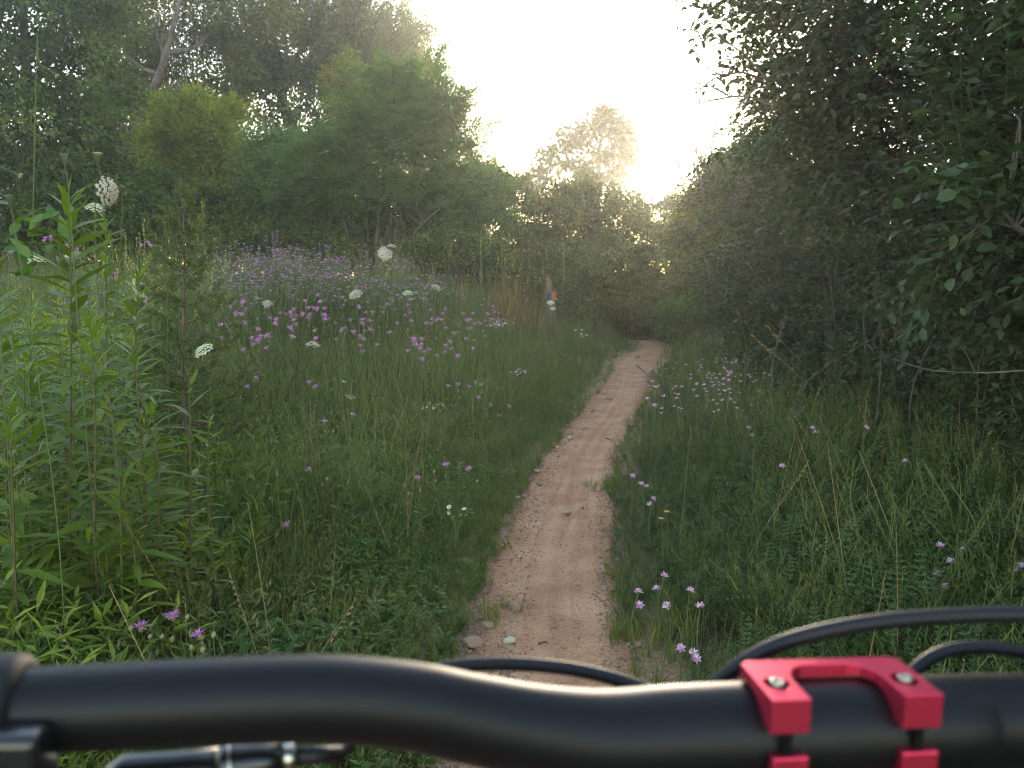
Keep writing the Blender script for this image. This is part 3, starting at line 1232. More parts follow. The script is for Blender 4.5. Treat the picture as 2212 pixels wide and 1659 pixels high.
tag(gs.build('green_stalks', M['forb_cover']), 'tall wiry green flower stalks standing out of the left meadow', 'stalks', kind='stuff')
tag(wi.build('dry_stalks', M['straw_cover']), 'thin pale dry stalks poking out of the left meadow', 'stalks', kind='stuff')

x, y, rg = cover_points(4200, 1.4, 4.4, 991, -1)
bl = Scatter()
put(bl, T_BROAD, x, y, rg, .45, 1.1, (x < -.62 - .12 * y + .3 * (fbm(x * 2, y * 2) - .5)) & (x > -3.6))
tag(bl.build('goldenrod_leaves', M['goldenrod_cover']), 'dense lance-leaved growth round the feet of the goldenrods', 'leaves', kind='stuff')

# --- right verge, under the thicket
gr, ve, fo, wi = Scatter(), Scatter(), Scatter(), Scatter()
for (y0, y1, nG, nV, nF, nW) in ((1.3, 3.2, 900, 3600, 900, 30), (3.2, 5.5, 1400, 5200, 1700, 70), (5.5, 8.5, 1800, 4200, 1800, 90)):
    x, y, rg = cover_points(nG, y0, y1, int(y0 * 100) + 11, 1)
    put(gr, T_GRASS, x, y, rg, .6, 1.3)
    x, y, rg = cover_points(nV, y0, y1, int(y0 * 100) + 12, 1)
    put(ve, T_VETCH, x, y, rg, .6, 1.25, fbm(x * .8, y * .8 + 33) > .40)
    x, y, rg = cover_points(nF, y0, y1, int(y0 * 100) + 13, 1)
    put(fo, T_FORB_FINE, x, y, rg, .5, 1.2)
    x, y, rg = cover_points(nW, y0, y1, int(y0 * 100) + 14, 1)
    put(wi, T_WIRY, x, y, rg, .6, 1.3, margin(x, y) > .25, edge_small=False)
for (y0, y1, nG, nV, nF, nW) in ((8.5, 12, 2000, 1100, 1200, 90), (12, 19, 2600, 900, 1200, 90), (19, 25, 1800, 600, 700, 60)):
    x, y, rg = cover_points(nG, y0, y1, int(y0 * 100) + 15, 1, 1, 1.5)
    put(gr, T_GRASS_FAR, x, y, rg, .65, 1.2)
    x, y, rg = cover_points(nV, y0, y1, int(y0 * 100) + 16, 1, 1, 1.5)
    put(ve, T_VETCH_FAR, x, y, rg, .8, 1.4)
    x, y, rg = cover_points(nF, y0, y1, int(y0 * 100) + 17, 1, 1, 1.5)
    put(fo, T_FORB_FAR, x, y, rg, .5, 1.0)
    x, y, rg = cover_points(nW, y0, y1, int(y0 * 100) + 18, 1, 1, 1.5)
    put(wi, T_WIRY, x, y, rg, .7, 1.2, margin(x, y) > .4, edge_small=False)
# a sprig or two creeping on to the tread
rg = np.random.default_rng(9)
for (px, py, n) in ((1318, 1050, 7), (1330, 1060, 8), (1300, 1045, 4), (1075, 1090, 8), (1060, 1180, 7), (1090, 1130, 5), (1340, 1290, 7), (1345, 1370, 8), (1330, 1240, 4), (1050, 1250, 8), (1085, 1195, 4), (1045, 1330, 9), (1250, 880, 4), (1330, 800, 5), (1190, 960, 5)):
    p = at_height(px, py, .03)
    xs_ = p[0] + rg.normal(0, .035, n)
    ys_ = p[1] + rg.normal(0, .05, n)
    s = rg.uniform(.22, .5, n)
    T = np.stack([xs_, ys_, ground_z(xs_, ys_) - .002], -1)
    gr.add(T_GRASS, rg.integers(0, 7, n), T, np.stack([rg.normal(0, .2, n), rg.normal(0, .2, n), rg.uniform(0, 6.28, n)], -1), s, rg.uniform(.3, .8, n))
tag(gr.build('grass', M['grass_cover']), 'shaded grass along the right side of the trail', 'grass', kind='stuff')
tag(ve.build('vetch_leaves', M['vetch_cover']), 'feathery dark green vetch leaves right of the trail', 'vetch', kind='stuff')
tag(fo.build('verge_weeds', M['forb_cover']), 'wiry fine-leaved weeds in the shaded right verge', 'weeds', kind='stuff')
tag(wi.build('dry_stalks', M['straw_cover']), 'brown dry stalks standing under the right thicket', 'stalks', kind='stuff')
# ================================================================ flowers
def tube_geo(pts, rad, sides=4, tint=.5):
    g = Geo()
    tube(g, pts, rad, sides, tint, 0, True)
    return g


def knap_head(seed, size=.044, buds=True):
    """one knapweed flower: scaly oval base with a ragged fringe; origin at the base's foot, axis +Z"""
    rg = np.random.default_rng(seed)
    g = Geo()
    k = size
    pts = [(0, 0, 0), (0, 0, .14 * k), (0, 0, .30 * k), (0, 0, .42 * k)]
    tube(g, pts, [.06 * k, .17 * k, .15 * k, .10 * k], 7, .3, 1)
    for i in range(20):
        az = i * 2.4 + rg.uniform(-.2, .2)
        el = rg.uniform(.02, .55) if i < 13 else rg.uniform(.7, 1.4)
        L = k * (rg.uniform(.42, .60) if i < 13 else rg.uniform(.28, .42))
        add_at(g, quad_leaf(1, .20, .02), (math.cos(az) * .06 * k, math.sin(az) * .06 * k, .40 * k), sph(az, el), rg.uniform(-.4, .4), L, rg.uniform(.2, .9))
    return g.mesh('flower_head', [M['purple'], M['bud']])


def bud_head(size=.014):
    g = Geo()
    k = size
    tube(g, [(0, 0, 0), (0, 0, .35 * k), (0, 0, .75 * k), (0, 0, 1.05 * k), (0, 0, 1.15 * k)], [.15 * k, .42 * k, .40 * k, .2 * k, .05 * k], 7, .6)
    return g.mesh('bud', M['bud'], True)


HS = 1.0
HEADS = [knap_head(s) for s in range(4)]
BUD = bud_head()


def knapweed(spec, h, label, cat='knapweed', seed=0, tall_stem=None):
    """spec: list of (dx, dy, dz relative to the top, 'f' or 'b', tilt)"""
    rg = np.random.default_rng(seed)
    t = thing('knapweed', label, cat)
    st = Geo()
    fork = np.array([rg.normal(0, .02), rg.normal(0, .02), h * .55])
    tube(st, curve_pts([(0, 0, 0), fork * .5 + np.array([rg.normal(0, .01), 0, 0]), fork], 6), [.0025, .0024, .0023, .0022, .002, .002], 5, .4, 0, False)
    lf = Geo()
    for i in range(22):
        q_ = rg.uniform(.1, 1.0)
        add_at(lf, lance_leaf(1, .16, .2), fork * q_, sph(rg.uniform(0, 6.3), rg.uniform(.2, .9)), rg.uniform(-.5, .5), rg.uniform(.035, .07) * (1.2 - .4 * q_), rg.uniform(.3, .8))
    for (dx, dy, dz, kind, tilt) in spec:
        tip = np.array([dx, dy, h + dz])
        mid = fork * .5 + tip * .5 + np.array([dx * .25, dy * .25, -.02])
        pts = curve_pts([fork, mid, tip], 6)
        tube(st, pts, [.002, .0018, .0016, .0014, .0013, .0012], 4, .5, 0, False)
        for i in range(3):
            q_ = rg.uniform(.1, .8)
            p = pts[int(q_ * 5)]
            add_at(lf, lance_leaf(1, .14, .2), p, sph(rg.uniform(0, 6.3), rg.uniform(.3, .9)), 0, rg.uniform(.018, .034), .6)
        o = link('flower_head' if kind == 'f' else 'bud', HEADS[rg.integers(4)] if kind == 'f' else BUD, t)
        o.location = tip
        d = pts[-1] - pts[-2]
        d = d / np.linalg.norm(d) + np.array([math.cos(tilt * 7) * .3, -abs(tilt), 0])
        o.rotation_euler = Vector(d).to_track_quat('Z', 'Y').to_euler()
        sc = rg.uniform(.9, 1.15) * (HS if kind == 'f' else 1)
        o.scale = (sc, sc, sc)
    st.build('stem', M['stem'], t)
    lf.build('leaves', M['forb'], t)
    return t


def set_top(o, px, py, h):
    p = at_height(px, py, h)
    o.location = (p[0], p[1], gz(p[0], p[1]))
    return p


# the nearest ones, each as the photograph shows it
k1 = knapweed([(-.045, -.005, 0, 'f', .1), (-.075, .0, .0, 'b', 0), (-.018, -.02, -.012, 'b', 0), (-.085, -.02, -.03, 'b', 0), (-.005, .02, -.03, 'b', 0)], .34,
              'purple knapweed with one fringed flower and tan buds by the handlebar, leftmost of three', seed=1)
set_top(k1, 345, 1368, .34)
k2 = knapweed([(.0, .0, 0, 'f', .25), (.032, .005, .002, 'b', 0), (-.01, .0, -.06, 'b', 0)], .35,
              'widest open purple knapweed flower just above the handlebar, with a bud at its edge', seed=2)
set_top(k2, 376, 1345, .35)
k3 = knapweed([(.0, .0, 0, 'f', .5), (.028, .0, .004, 'b', 0), (.002, -.01, -.032, 'b', 0), (-.03, .0, -.03, 'b', 0)], .33,
              'small half-turned purple knapweed with cream buds by the handlebar, rightmost of three', seed=3)
set_top(k3, 437, 1386, .33)
solo = [
    (622, 1143, .30, 1, 'lone purple knapweed low in the grass midway between goldenrods and trail'),
    (672, 1021, .34, 1, 'flat-topped purple knapweed behind the lone low one'),
    (700, 919, .42, 1, 'large purple knapweed flower on a long bare stalk in mid meadow'),
    (760, 902, .40, 1, 'small purple knapweed right of the long-stalked one'),
    (537, 841, .40, 1, 'nearer of the two-and-one purple knapweeds right of the little cedar'),
    (527, 812, .42, 2, 'pair of purple knapweed flowers beside the little cedar'),
    (672, 832, .44, 2, 'purple knapweed with a wide flower and a turned one, mid meadow'),
    (905, 1041, .28, 1, 'pale pink knapweed low in the grass left of the trail bend'),
    (966, 1011, .30, 1, 'purple knapweed left of the sideways one near the trail edge'),
    (1012, 1022, .32, 1, 'sideways purple knapweed flower nearest the left trail edge'),
    (992, 835, .42, 3, 'purple knapweed with three flowers in the open meadow near the trail'),
    (1026, 832, .40, 2, 'purple knapweed with two flowers right of the three-flowered one'),
    (1032, 865, .38, 2, 'purple knapweed with two low flowers facing the trail'),
    (1098, 884, .34, 1, 'single purple knapweed close to the left trail edge, half way up'),
    (1122, 803, .36, 3, 'faded purple knapweed sprawling beside white fleabane'),
    (1180, 745, .36, 2, 'purple knapweed pair near the far trail bend'),
    (1220, 770, .30, 1, 'tiny purple knapweed by the inside of the far bend'),
]
for i, (px, py, h, nf, lab) in enumerate(solo):
    rg = np.random.default_rng(100 + i)
    spec = [(0, 0, 0, 'f', rg.uniform(0, .4))]
    for j in range(nf - 1):
        spec.append((rg.uniform(.04, .09) * (1 if j % 2 == 0 else -1), rg.uniform(-.03, .05), rg.uniform(-.06, .01), 'f', rg.uniform(0, .5)))
    for j in range(rg.integers(1, 4)):
        spec.append((rg.uniform(-.08, .08), rg.uniform(-.05, .05), rg.uniform(-.09, -.02), 'b', 0))
    o = knapweed(spec, h, lab, seed=200 + i)
    set_top(o, px, py, h)

# the middle field: bushy plants, copied with all their parts
PROTO = []
for s in range(5):
    rg = np.random.default_rng(300 + s)
    spec = []
    for j in range(4 + s % 4):
        a = rg.uniform(0, 6.3)
        r = rg.uniform(.02, .17)
        spec.append((r * math.cos(a), r * math.sin(a), rg.uniform(-.16, .03), 'f' if rg.random() < .8 else 'b', rg.uniform(0, .5)))
    HS = 1.3
    PROTO.append(knapweed(spec, 0.70, 'bushy purple knapweed in the open middle of the meadow', seed=320 + s))
mid_px = [(1012, 640), (1058, 655), (1040, 690), (1022, 700), (1060, 680), (1030, 718), (1075, 672), (985, 690), (905, 745), (915, 748), (920, 742), (965, 735), (1000, 745),
          (725, 650), (700, 655), (728, 690), (735, 708), (705, 705), (620, 685), (632, 680), (610, 690), (585, 720), (560, 718), (505, 665), (520, 650), (545, 700), (570, 660),
          (650, 655), (660, 690), (690, 640), (770, 700), (790, 690), (810, 705), (830, 665), (850, 640), (865, 650), (880, 690), (900, 660), (940, 700), (955, 670), (470, 690),
          (485, 700), (515, 720), (550, 740), (780, 735), (800, 655), (840, 630), (745, 640), (785, 625), (920, 625), (940, 610), (965, 620), (880, 615), (1090, 700)]
GROUP_MID = 'purple knapweeds across the middle of the meadow'
for i, (px, py) in enumerate(mid_px):
    src = PROTO[i % 5]
    o = src if i < 5 else copy_tree(src)
    o['group'] = GROUP_MID
    sc = random.uniform(.8, 1.0)
    p = at_height(px, py, .68 * sc)
    o.location = (p[0], p[1], gz(p[0], p[1]))
    o.rotation_euler = (0, 0, random.uniform(0, 6.3))
    o.scale = (sc, sc, sc)


def far_knap(seed, h=.75):
    rg = np.random.default_rng(seed)
    g = Geo()
    for j in range(4):
        a, r = rg.uniform(0, 6.3), rg.uniform(.03, .22)
        tip = np.array([r * math.cos(a), r * math.sin(a), h + rg.uniform(-.18, .04)])
        tube(g, [(0, 0, .1), tip * .55 + np.array([0, 0, -.02]), tip], .003, 3, .4, 1, False)
        for i in range(7):
            az = i * .9
            add_at(g, quad_leaf(1, .45, .02), tip, sph(az, rg.uniform(.1, .7)), 0, .023, rg.uniform(.1, .9), 0)
        for i in range(4):
            q_ = rg.uniform(.2, .9)
            add_at(g, quad_leaf(1, .2, .05), tip * q_, sph(rg.uniform(0, 6.3), .6), 0, .06, .6, 2)
    return g


FK = [far_knap(s) for s in range(5)]
FKM = [f.mesh('knapweed', [M['purple'], M['stem'], M['forb']]) for f in FK]
rg = np.random.default_rng(42)
n_far = 0
spots = []
while n_far < 205:                 # the dense patch at the back of the meadow
    px, py = rg.uniform(455, 900), rg.uniform(548, 640)
    if rg.random() > np.interp(px, [455, 520, 700, 800, 900], [.6, 1, 1, .7, .35]) * np.interp(py, [548, 570, 610, 640], [1, 1, .6, .3]):
        continue
    p = at_height(px, py, .70)
    if p[1] > 24:
        continue
    n_far += 1
    spots.append(p)
for p in spots:
    o = link('knapweed', FKM[rg.integers(5)])
    o.location = (p[0], p[1], gz(p[0], p[1]))
    o.rotation_euler = (0, 0, rg.uniform(0, 6.3))
    sc = rg.uniform(.8, 1.12)
    o.scale = (sc, sc, sc)
    tag(o, 'purple knapweed in the dense pinkish patch below the trees', 'knapweed', 'purple knapweeds in the far flower patch')
g = Geo()
N = 230
px, py = rg.uniform(440, 1080, N), rg.uniform(545, 640, N)
T = []
for a, b in zip(px, py):
    p = at_height(a, b, .62)
    if p[1] < 23 and rg.random() < np.interp(a, [440, 850, 1080], [1, .8, .25]):
        T.append((p[0], p[1], gz(p[0], p[1])))
T = np.array(T)
for k in range(5):
    w = rg.integers(0, 5, len(T)) == k
    n = int(w.sum())
    g.scatter(FK[k], rot_z(rg.uniform(0, 6.3, n)) * rg.uniform(.75, 1.0, n)[:, None, None], T[w], rg.random(n))
tag(g.build('far_knapweeds', [M['purple'], M['stem'], M['forb']]), 'countless small purple knapweed flowers massed at the back of the meadow', 'knapweeds', kind='stuff')

# knapweed seen between the goldenrods
for i, (px, py, lab) in enumerate([(97, 516, 'purple knapweed bunch level with the tall goldenrod leaves'), (22, 540, 'purple knapweed at the edge left of the tall goldenrod'),
                                  (162, 532, 'purple knapweed showing right of the tall goldenrod stem'), (318, 527, 'purple knapweed in front of the yellow spikes beside the cedar'),
                                  (238, 598, 'purple knapweed behind the second goldenrod'), (305, 650, 'purple knapweed between goldenrods and cedar'), (170, 660, 'purple knapweed seen through the goldenrod leaves')]):
    spec = [(rg.uniform(-.07, .07), rg.uniform(-.04, .04), rg.uniform(-.05, .0), 'f', rg.uniform(0, .4)) for _ in range(4)]
    H = 1.0 if py < 560 else .8
    o = knapweed(spec, H, lab, seed=600 + i)
    p = at_height(px, py, H, 3.0)
    if p[1] > 9:
        p = D(px, py, 6.0)
        sc = (p[2] - gz(p[0], p[1])) / H
        o.scale = (1, 1, sc)
    o.location = (p[0], p[1], gz(p[0], p[1]))


# ---------------------------------------------------------------- tall purple loosestrife spire
def loosestrife():
    t = thing('loosestrife', 'tall purple flower spire rising above the pink patch before the dark trees', 'loosestrife')
    H = 1.25
    st = Geo()
    rg = np.random.default_rng(8)
    for (dx, dy, h) in ((.12, 0, H), (.02, .05, H * .97), (-.10, .0, H * .9), (.17, .02, H * .72), (.06, -.05, H * .7)):
        pts = curve_pts([(0, 0, 0), (dx * .5, dy, h * .5), (dx, dy, h)], 6)
        tube(st, pts, .005, 4, .4, 0, False)
        fl = Geo()
        for i in range(16):
            q_ = rg.uniform(.70, 1.0)
            p = pts[0] * (1 - q_) + np.array([dx, dy, h]) * q_ + rg.normal(0, .012, 3)
            for a in range(5):
                add_at(fl, quad_leaf(1, .6, 0), p, sph(a * 1.26 + rg.random(), rg.uniform(0, .6)), 0, .026, rg.uniform(.1, .7))
        fl.build('flower_spike', M['purple'], t)
    lf = Geo()
    for i in range(60):
        q_ = rg.uniform(.1, .8)
        add_at(lf, lance_leaf(1, .2, .2), (rg.normal(0, .04) + .05 * q_, rg.normal(0, .04), H * q_), sph(rg.uniform(0, 6.3), .4), 0, .10, rg.uniform(.2, .7))
    st.build('stem', M['stem'], t)
    lf.build('leaves', M['forb'], t)
    p = D(585, 490, 13.5)
    z = gz(p[0], p[1])
    t.location = (p[0], p[1], z)
    k = (p[2] - z) / H
    t.scale = (k, k, k)


loosestrife()


# ---------------------------------------------------------------- wild carrot (lacy white umbels)
def umbel_geo(seed, r=.038, n=34, closed=False, tint=.6):
    rg = np.random.default_rng(seed)
    fl, ray = Geo(), Geo()
    for i in range(n):
        rr = r * math.sqrt((i + .5) / n)
        az = i * 2.39996
        z = .32 * r - .55 * rr * rr / r
        c = np.array([rr * math.cos(az), rr * math.sin(az), z + rg.normal(0, .04 * r)])
        if closed:
            c = np.array([c[0] * .55, c[1] * .55, .2 * r + .55 * rr])
        tube(ray, [(0, 0, -.75 * r), (c[0] * .6, c[1] * .6, -.15 * r), tuple(c * .98)], [.0009, .0007, .0005], 3, .5, 0, False)
        m = 19
        for j in range(m):
            q_ = .150 * r * math.sqrt((j + .4) / m)
            b = j * 2.4 + rg.random()
            p = c + np.array([q_ * math.cos(b), q_ * math.sin(b), rg.normal(0, .02 * r)])
            nrm = Vector((p[0] * 1.0 + rg.normal(0, .2 * r), p[1] + rg.normal(0, .2 * r), r)).normalized()
            ax = nrm.orthogonal().normalized()
            ay = nrm.cross(ax)
            e = .046 * r * rg.uniform(.7, 1.2)
            v = [p + e * (math.cos(k) * np.array(ax) + math.sin(k) * np.array(ay)) for k in np.arange(5) * 1.2566]
            fl.add(np.array(v), [list(range(5))], np.clip(tint + rg.normal(0, .2), 0, 1))
    br = Geo()
    for i in range(9):
        az = i * .7
        add_at(br, quad_leaf(1, .07, 0), (0, 0, -.75 * r), sph(az, -.1 if not closed else .6), 0, r * .75, .7)
    return fl, ray, br


def wild_carrot(px, py, Y, label, d=(0, -.4, 1), r=.038, kind='open', stem_to=None, bend=None, tint=.6, mat='umbel', seed=0, base_shift=(0.03, .05)):
    p = D(px, py, Y)
    rg = np.random.default_rng(900 + seed)
    bx, by = p[0] + base_shift[0], p[1] + base_shift[1]
    bz = gz(bx, by)
    t = thing('wild_carrot', label, 'wild carrot', (bx, by, bz))
    loc = p - np.array([bx, by, bz])
    dn = np.array(d, float) / np.linalg.norm(d)
    foot = loc - dn * .75 * r
    ctrl = [(0, 0, 0), foot * np.array([.35, .35, .45]) + np.array([rg.normal(0, .02), 0, 0])]
    if bend is not None:
        ctrl += [foot + np.array(bend), foot + np.array(bend) * .45 - dn * .02]
    else:
        ctrl += [foot * .93 - dn * .02 + np.array([rg.normal(0, .006), 0, 0])]
    ctrl += [foot]
    g = Geo()
    tube(g, curve_pts(ctrl, 18), np.linspace(.0019, .0011, 18), 5, .5, 0, False)
    for i in range(5):
        q_ = .15 + .16 * i
        tp = np.array([loc[0] * q_ * q_, loc[1] * q_, loc[2] * q_ * .9])
        add_at(g, lance_leaf(1, .1, .2), tp, sph(rg.uniform(0, 6.3), .9), 0, .05, .5)
    g.build('stem', M['stem'], t)
    fl, ray, br = umbel_geo(seed, r, 48 if r > .02 else 24, kind == 'bud', tint)
    mm = frames(np.array([dn]), np.array([0.0]))[0]
    mm = np.stack([mm[:, 0], -mm[:, 2], mm[:, 1]], -1)       # +Z of the umbel along d
    for nm, ge, ma in (('umbel', fl, M[mat]), ('rays', ray, M['stem']), ('bracts', br, M['stem'])):
        ge.v = [v @ mm.T + loc for v in ge.v]
        ge.build(nm, ma, t)
    return t


wild_carrot(237, 414, 2.45, 'big pinkish lacy wild carrot bloom turned sideways above the goldenrods', (.86, -.24, -.05), .040, tint=.85, seed=1, base_shift=(-.06, .06))
wild_carrot(206, 446, 2.7, 'greenish white wild carrot bloom half hidden behind the big pinkish one', (.3, -.3, .8), .028, mat='cream', seed=2)
wild_carrot(212, 342, 2.5, 'closed green wild carrot bud topping the tallest straight stalk', (0, 0, 1), .021, 'bud', mat='cream', tint=.2, seed=3)
wild_carrot(139, 344, 2.3, 'closed tan wild carrot bud straight above the tall goldenrod', (-.1, 0, 1), .019, 'bud', mat='bud', seed=4)
wild_carrot(264, 409, 2.5, 'tiny closed bud just right of the big pinkish bloom', (.3, -.1, 1), .014, 'bud', mat='bud', seed=5, base_shift=(-.12, .05))
wild_carrot(20, 433, 2.1, 'closed tan wild carrot bud at the far left beside the goldenrod tip', (-.2, 0, 1), .018, 'bud', mat='bud', seed=6)
wild_carrot(38, 376, 2.2, 'drooping green bud on an arching stalk at the far left', (.8, 0, -.5), .013, 'bud', mat='cream', seed=7, bend=(-.06, 0, .012), base_shift=(-.14, .05))
wild_carrot(118, 160, 2.4, 'highest drooping bud on an arching stalk before the dark tree', (.7, 0, -.6), .012, 'bud', mat='cream', seed=8, bend=(-.04, 0, .018), base_shift=(-.30, .1))
wild_carrot(297, 624, 3.0, 'nodding cream wild carrot bloom on a hooked stalk before the cedar', (-.75, -.1, -.35), .038, mat='cream', seed=9, bend=(.075, 0, -.01), base_shift=(.12, .05))
wild_carrot(438, 754, 3.6, 'round cream wild carrot bloom low at the cedar foot', (-.35, -.4, .7), .042, mat='cream', tint=.9, seed=10)
wild_carrot(767, 634, 6.4, 'lone large white wild carrot bloom standing in mid meadow', (-.2, -.6, .7), .050, seed=11)
wild_carrot(833, 549, 8.6, 'white wild carrot bloom facing the camera, nearer of the high pair', (.0, -.85, .35), .064, seed=12)
wild_carrot(824, 541, 8.8, 'white wild carrot bloom seen edge on, behind its brighter partner', (-.6, -.45, .5), .060, tint=.8, seed=13)
wild_carrot(846, 531, 8.9, 'flat thin wild carrot bloom right above the high pair', (.1, -.1, 1), .05, seed=14)
wild_carrot(881, 632, 7.2, 'domed greenish wild carrot bloom right of the lone white one', (.0, -.3, .9), .045, mat='cream', seed=15)
wild_carrot(943, 620, 7.6, 'tilted narrow wild carrot bloom near the dark shrubs', (.45, -.25, .75), .048, seed=16)
wild_carrot(578, 654, 7.0, 'small white wild carrot bloom among purple flowers right of the cedar', (.2, -.5, .8), .042, seed=17)
wild_carrot(676, 743, 5.6, 'flat white wild carrot bloom seen from its edge, mid meadow', (.15, -.12, 1), .048, seed=18)
wild_carrot(757, 858, 4.4, 'hanging white bloom at the end of a hooked stalk near the grass', (-.2, -.3, -.8), .028, seed=19, bend=(-.02, 0, .07), base_shift=(-.06, .05))
wild_carrot(510, 527, 9.5, 'brown closed wild carrot bud before the dark hollow right of the cedar', (0, 0, 1), .045, 'bud', mat='bud', seed=20)
wild_carrot(465, 521, 8.0, 'pinkish wild carrot bud right of the cedar branches', (.1, 0, 1), .034, 'bud', mat='umbel', seed=21)
wild_carrot(742, 828, 4.8, 'small folded wild carrot bud low in mid meadow', (.3, -.2, .9), .02, 'bud', mat='cream', seed=22)
wild_carrot(1190, 653, 11.5, 'white wild carrot bloom in front of the wooden marker post', (.0, -.5, .8), .05, mat='cream', tint=.9, seed=23)
wild_carrot(1195, 666, 11.2, 'smaller cream bloom below the one at the marker post', (.1, -.5, .8), .036, mat='cream', seed=24)
wild_carrot(155, 552, 3.4, 'creamy wild carrot bloom seen flat behind the tall goldenrod leaves', (-.1, -.2, 1), .034, mat='cream', tint=.7, seed=25)
wild_carrot(70, 560, 3.2, 'broad greenish wild carrot bloom left of the tall goldenrod stem', (.1, -.25, 1), .04, mat='cream', tint=.4, seed=26)

# ---------------------------------------------------------------- fleabane: sprays of tiny white daisies
def fleabane(px, py, H, n, spread, label, size=.011):
    p = at_height(px, py, H)
    t = thing('fleabane', label, 'fleabane', (p[0], p[1], gz(p[0], p[1])))
    rg = np.random.default_rng(int(px * 3 + py))
    st = Geo()
    hd = Geo()
    for i in range(10):
        add_at(hd, quad_leaf(1, .45, .0), (0, 0, 0), sph(i * .628, .15), 0, size, .5, 0)
    tube(hd, [(0, 0, -.001), (0, 0, .002)], size * .35, 6, .5, 1)
    me = hd.mesh('flower_head', [M['white'], M['yellow']])
    for i in range(n):
        tip = np.array([rg.uniform(-1, 1) * spread, rg.uniform(-.5, .5) * spread, H + rg.uniform(-.5, .3) * spread])
        tube(st, curve_pts([(0, 0, 0), (tip[0] * .2, tip[1] * .2, H * .6), tip], 5), .0011, 3, .5, 0, False)
        o = link('flower_head', me, t)
        o.location = tip
        o.rotation_euler = (rg.uniform(.2, .9), rg.uniform(-.4, .4), rg.uniform(0, 6.3))
        s = rg.uniform(.8, 1.25)
        o.scale = (s, s, s)
    st.build('stem', M['stem'], t)


fleabane(938, 880, .34, 11, .085, 'spray of small white daisies below the three-flowered knapweed', .012)
fleabane(985, 1106, .22, 7, .06, 'spray of tiny white daisies at the grass edge beside the bare bank')
fleabane(1132, 802, .34, 7, .09, 'white daisies beside the faded knapweed near the trail', .014)
fleabane(1070, 695, .50, 16, .13, 'cream daisies among the purple flowers left of the brown grass', .018)
fleabane(1258, 718, .30, 6, .16, 'white daisies low in front of the marker post', .024)

# ---------------------------------------------------------------- crown vetch
def vetch_head(seed, size=.032):
    rg = np.random.default_rng(seed)
    g = Geo()
    for i in range(13):
        az, el = i * 2.4, -.15 + 1.3 * (i / 13) ** 1.3
        d = sph(az, el)
        add_at(g, quad_leaf(1, .55, .16), (0, 0, 0), d, rg.uniform(-.3, .3), size * .55 * rg.uniform(.8, 1.15), np.clip((.2 if i % 3 else .95) + rg.normal(0, .1), 0, 1))
        add_at(g, quad_leaf(1, .5, .1), d * size * .3, d + np.array([0, 0, .9]), 0, size * .28, .9)
    return g.mesh('flower_head', M['pink'])


VH = [vetch_head(s) for s in range(3)]
VS = []
for s in range(3):
    g = Geo()
    tube(g, curve_pts([(0, 0, 0), (.02 * (s - 1), .01, .55), (0, 0, 1)], 6), [.003, .003, .0028, .0026, .0024, .002], 4, .5, 0, False)
    VS.append(g.mesh('stem', M['stem']))


def crown_vetch(px, py, H, label, group=None, size=1.0, heads=1, parts=True):
    p = at_height(px, py, H)
    if parts:
        t = thing('crown_vetch', label, 'crown vetch', (p[0], p[1], gz(p[0], p[1])), random.uniform(0, 6.3), group)
        st = link('stem', VS[random.randrange(3)], t)
        st.scale = (1, 1, H)
        for i in range(heads):
            o = link('flower_head', VH[random.randrange(3)], t)
            o.location = (0, 0, H) if i == 0 else (random.uniform(-.03, .03), random.uniform(-.03, .03), H - random.uniform(0, .05))
            o.rotation_euler = (random.uniform(-.5, .5), random.uniform(-.5, .5), random.uniform(0, 6))
            o.scale = (size,) * 3
        return t


for (px, py, H, lab) in [
    (1366, 1030, .30, 'pale pink vetch bloom highest of three at the right trail edge'),
    (1385, 1046, .28, 'pink vetch bloom in the middle of three at the right trail edge'),
    (1411, 1081, .26, 'pink vetch bloom lowest of three at the right trail edge'),
    (1435, 1250, .24, 'deep pink vetch bloom alone above the lower right pair'),
    (1379, 1283, .24, 'pale pink vetch bloom next to the gravel, lower right'),
    (1491, 1280, .24, 'pale pink vetch bloom upper one beside the black cable'),
    (1512, 1316, .22, 'pink vetch bloom nearest below its upper neighbour by the black cable'),
    (1440, 1310, .18, 'small mauve vetch bloom deep in the leaves by the trail'),
    (1497, 1418, .18, 'mauve vetch bloom touching the black cable arc'),
    (1470, 1402, .18, 'white faded vetch bloom beside the mauve one at the cable'),
    (2030, 1182, .30, 'topmost vetch bloom of the pink cluster in the dark right corner'),
    (2078, 1196, .30, 'rightmost vetch bloom of the pink cluster in the dark right corner'),
    (2052, 1220, .28, 'middle vetch bloom of the pink cluster in the dark right corner'),
    (2025, 1244, .27, 'lowest vetch bloom of the pink cluster in the dark right corner'),
    (2206, 1228, .28, 'vetch bloom cut by the right border of the view'),
    (1871, 926, .40, 'pink vetch bloom alone in the shaded grass before the thicket'),
    (1755, 928, .38, 'pale vetch bloom in the shaded grass, half way to the thicket'),
    (1617, 925, .34, 'pink vetch bloom with long petals below the far pink patch'),
    (1690, 1010, .34, 'flat whitish vetch bloom deep in the right verge'),
    (1955, 1000, .36, 'whitish vetch bloom under the dark thicket'),
]:
    crown_vetch(px, py, H, lab, size=1.0, heads=1 + (random.random() < .3))
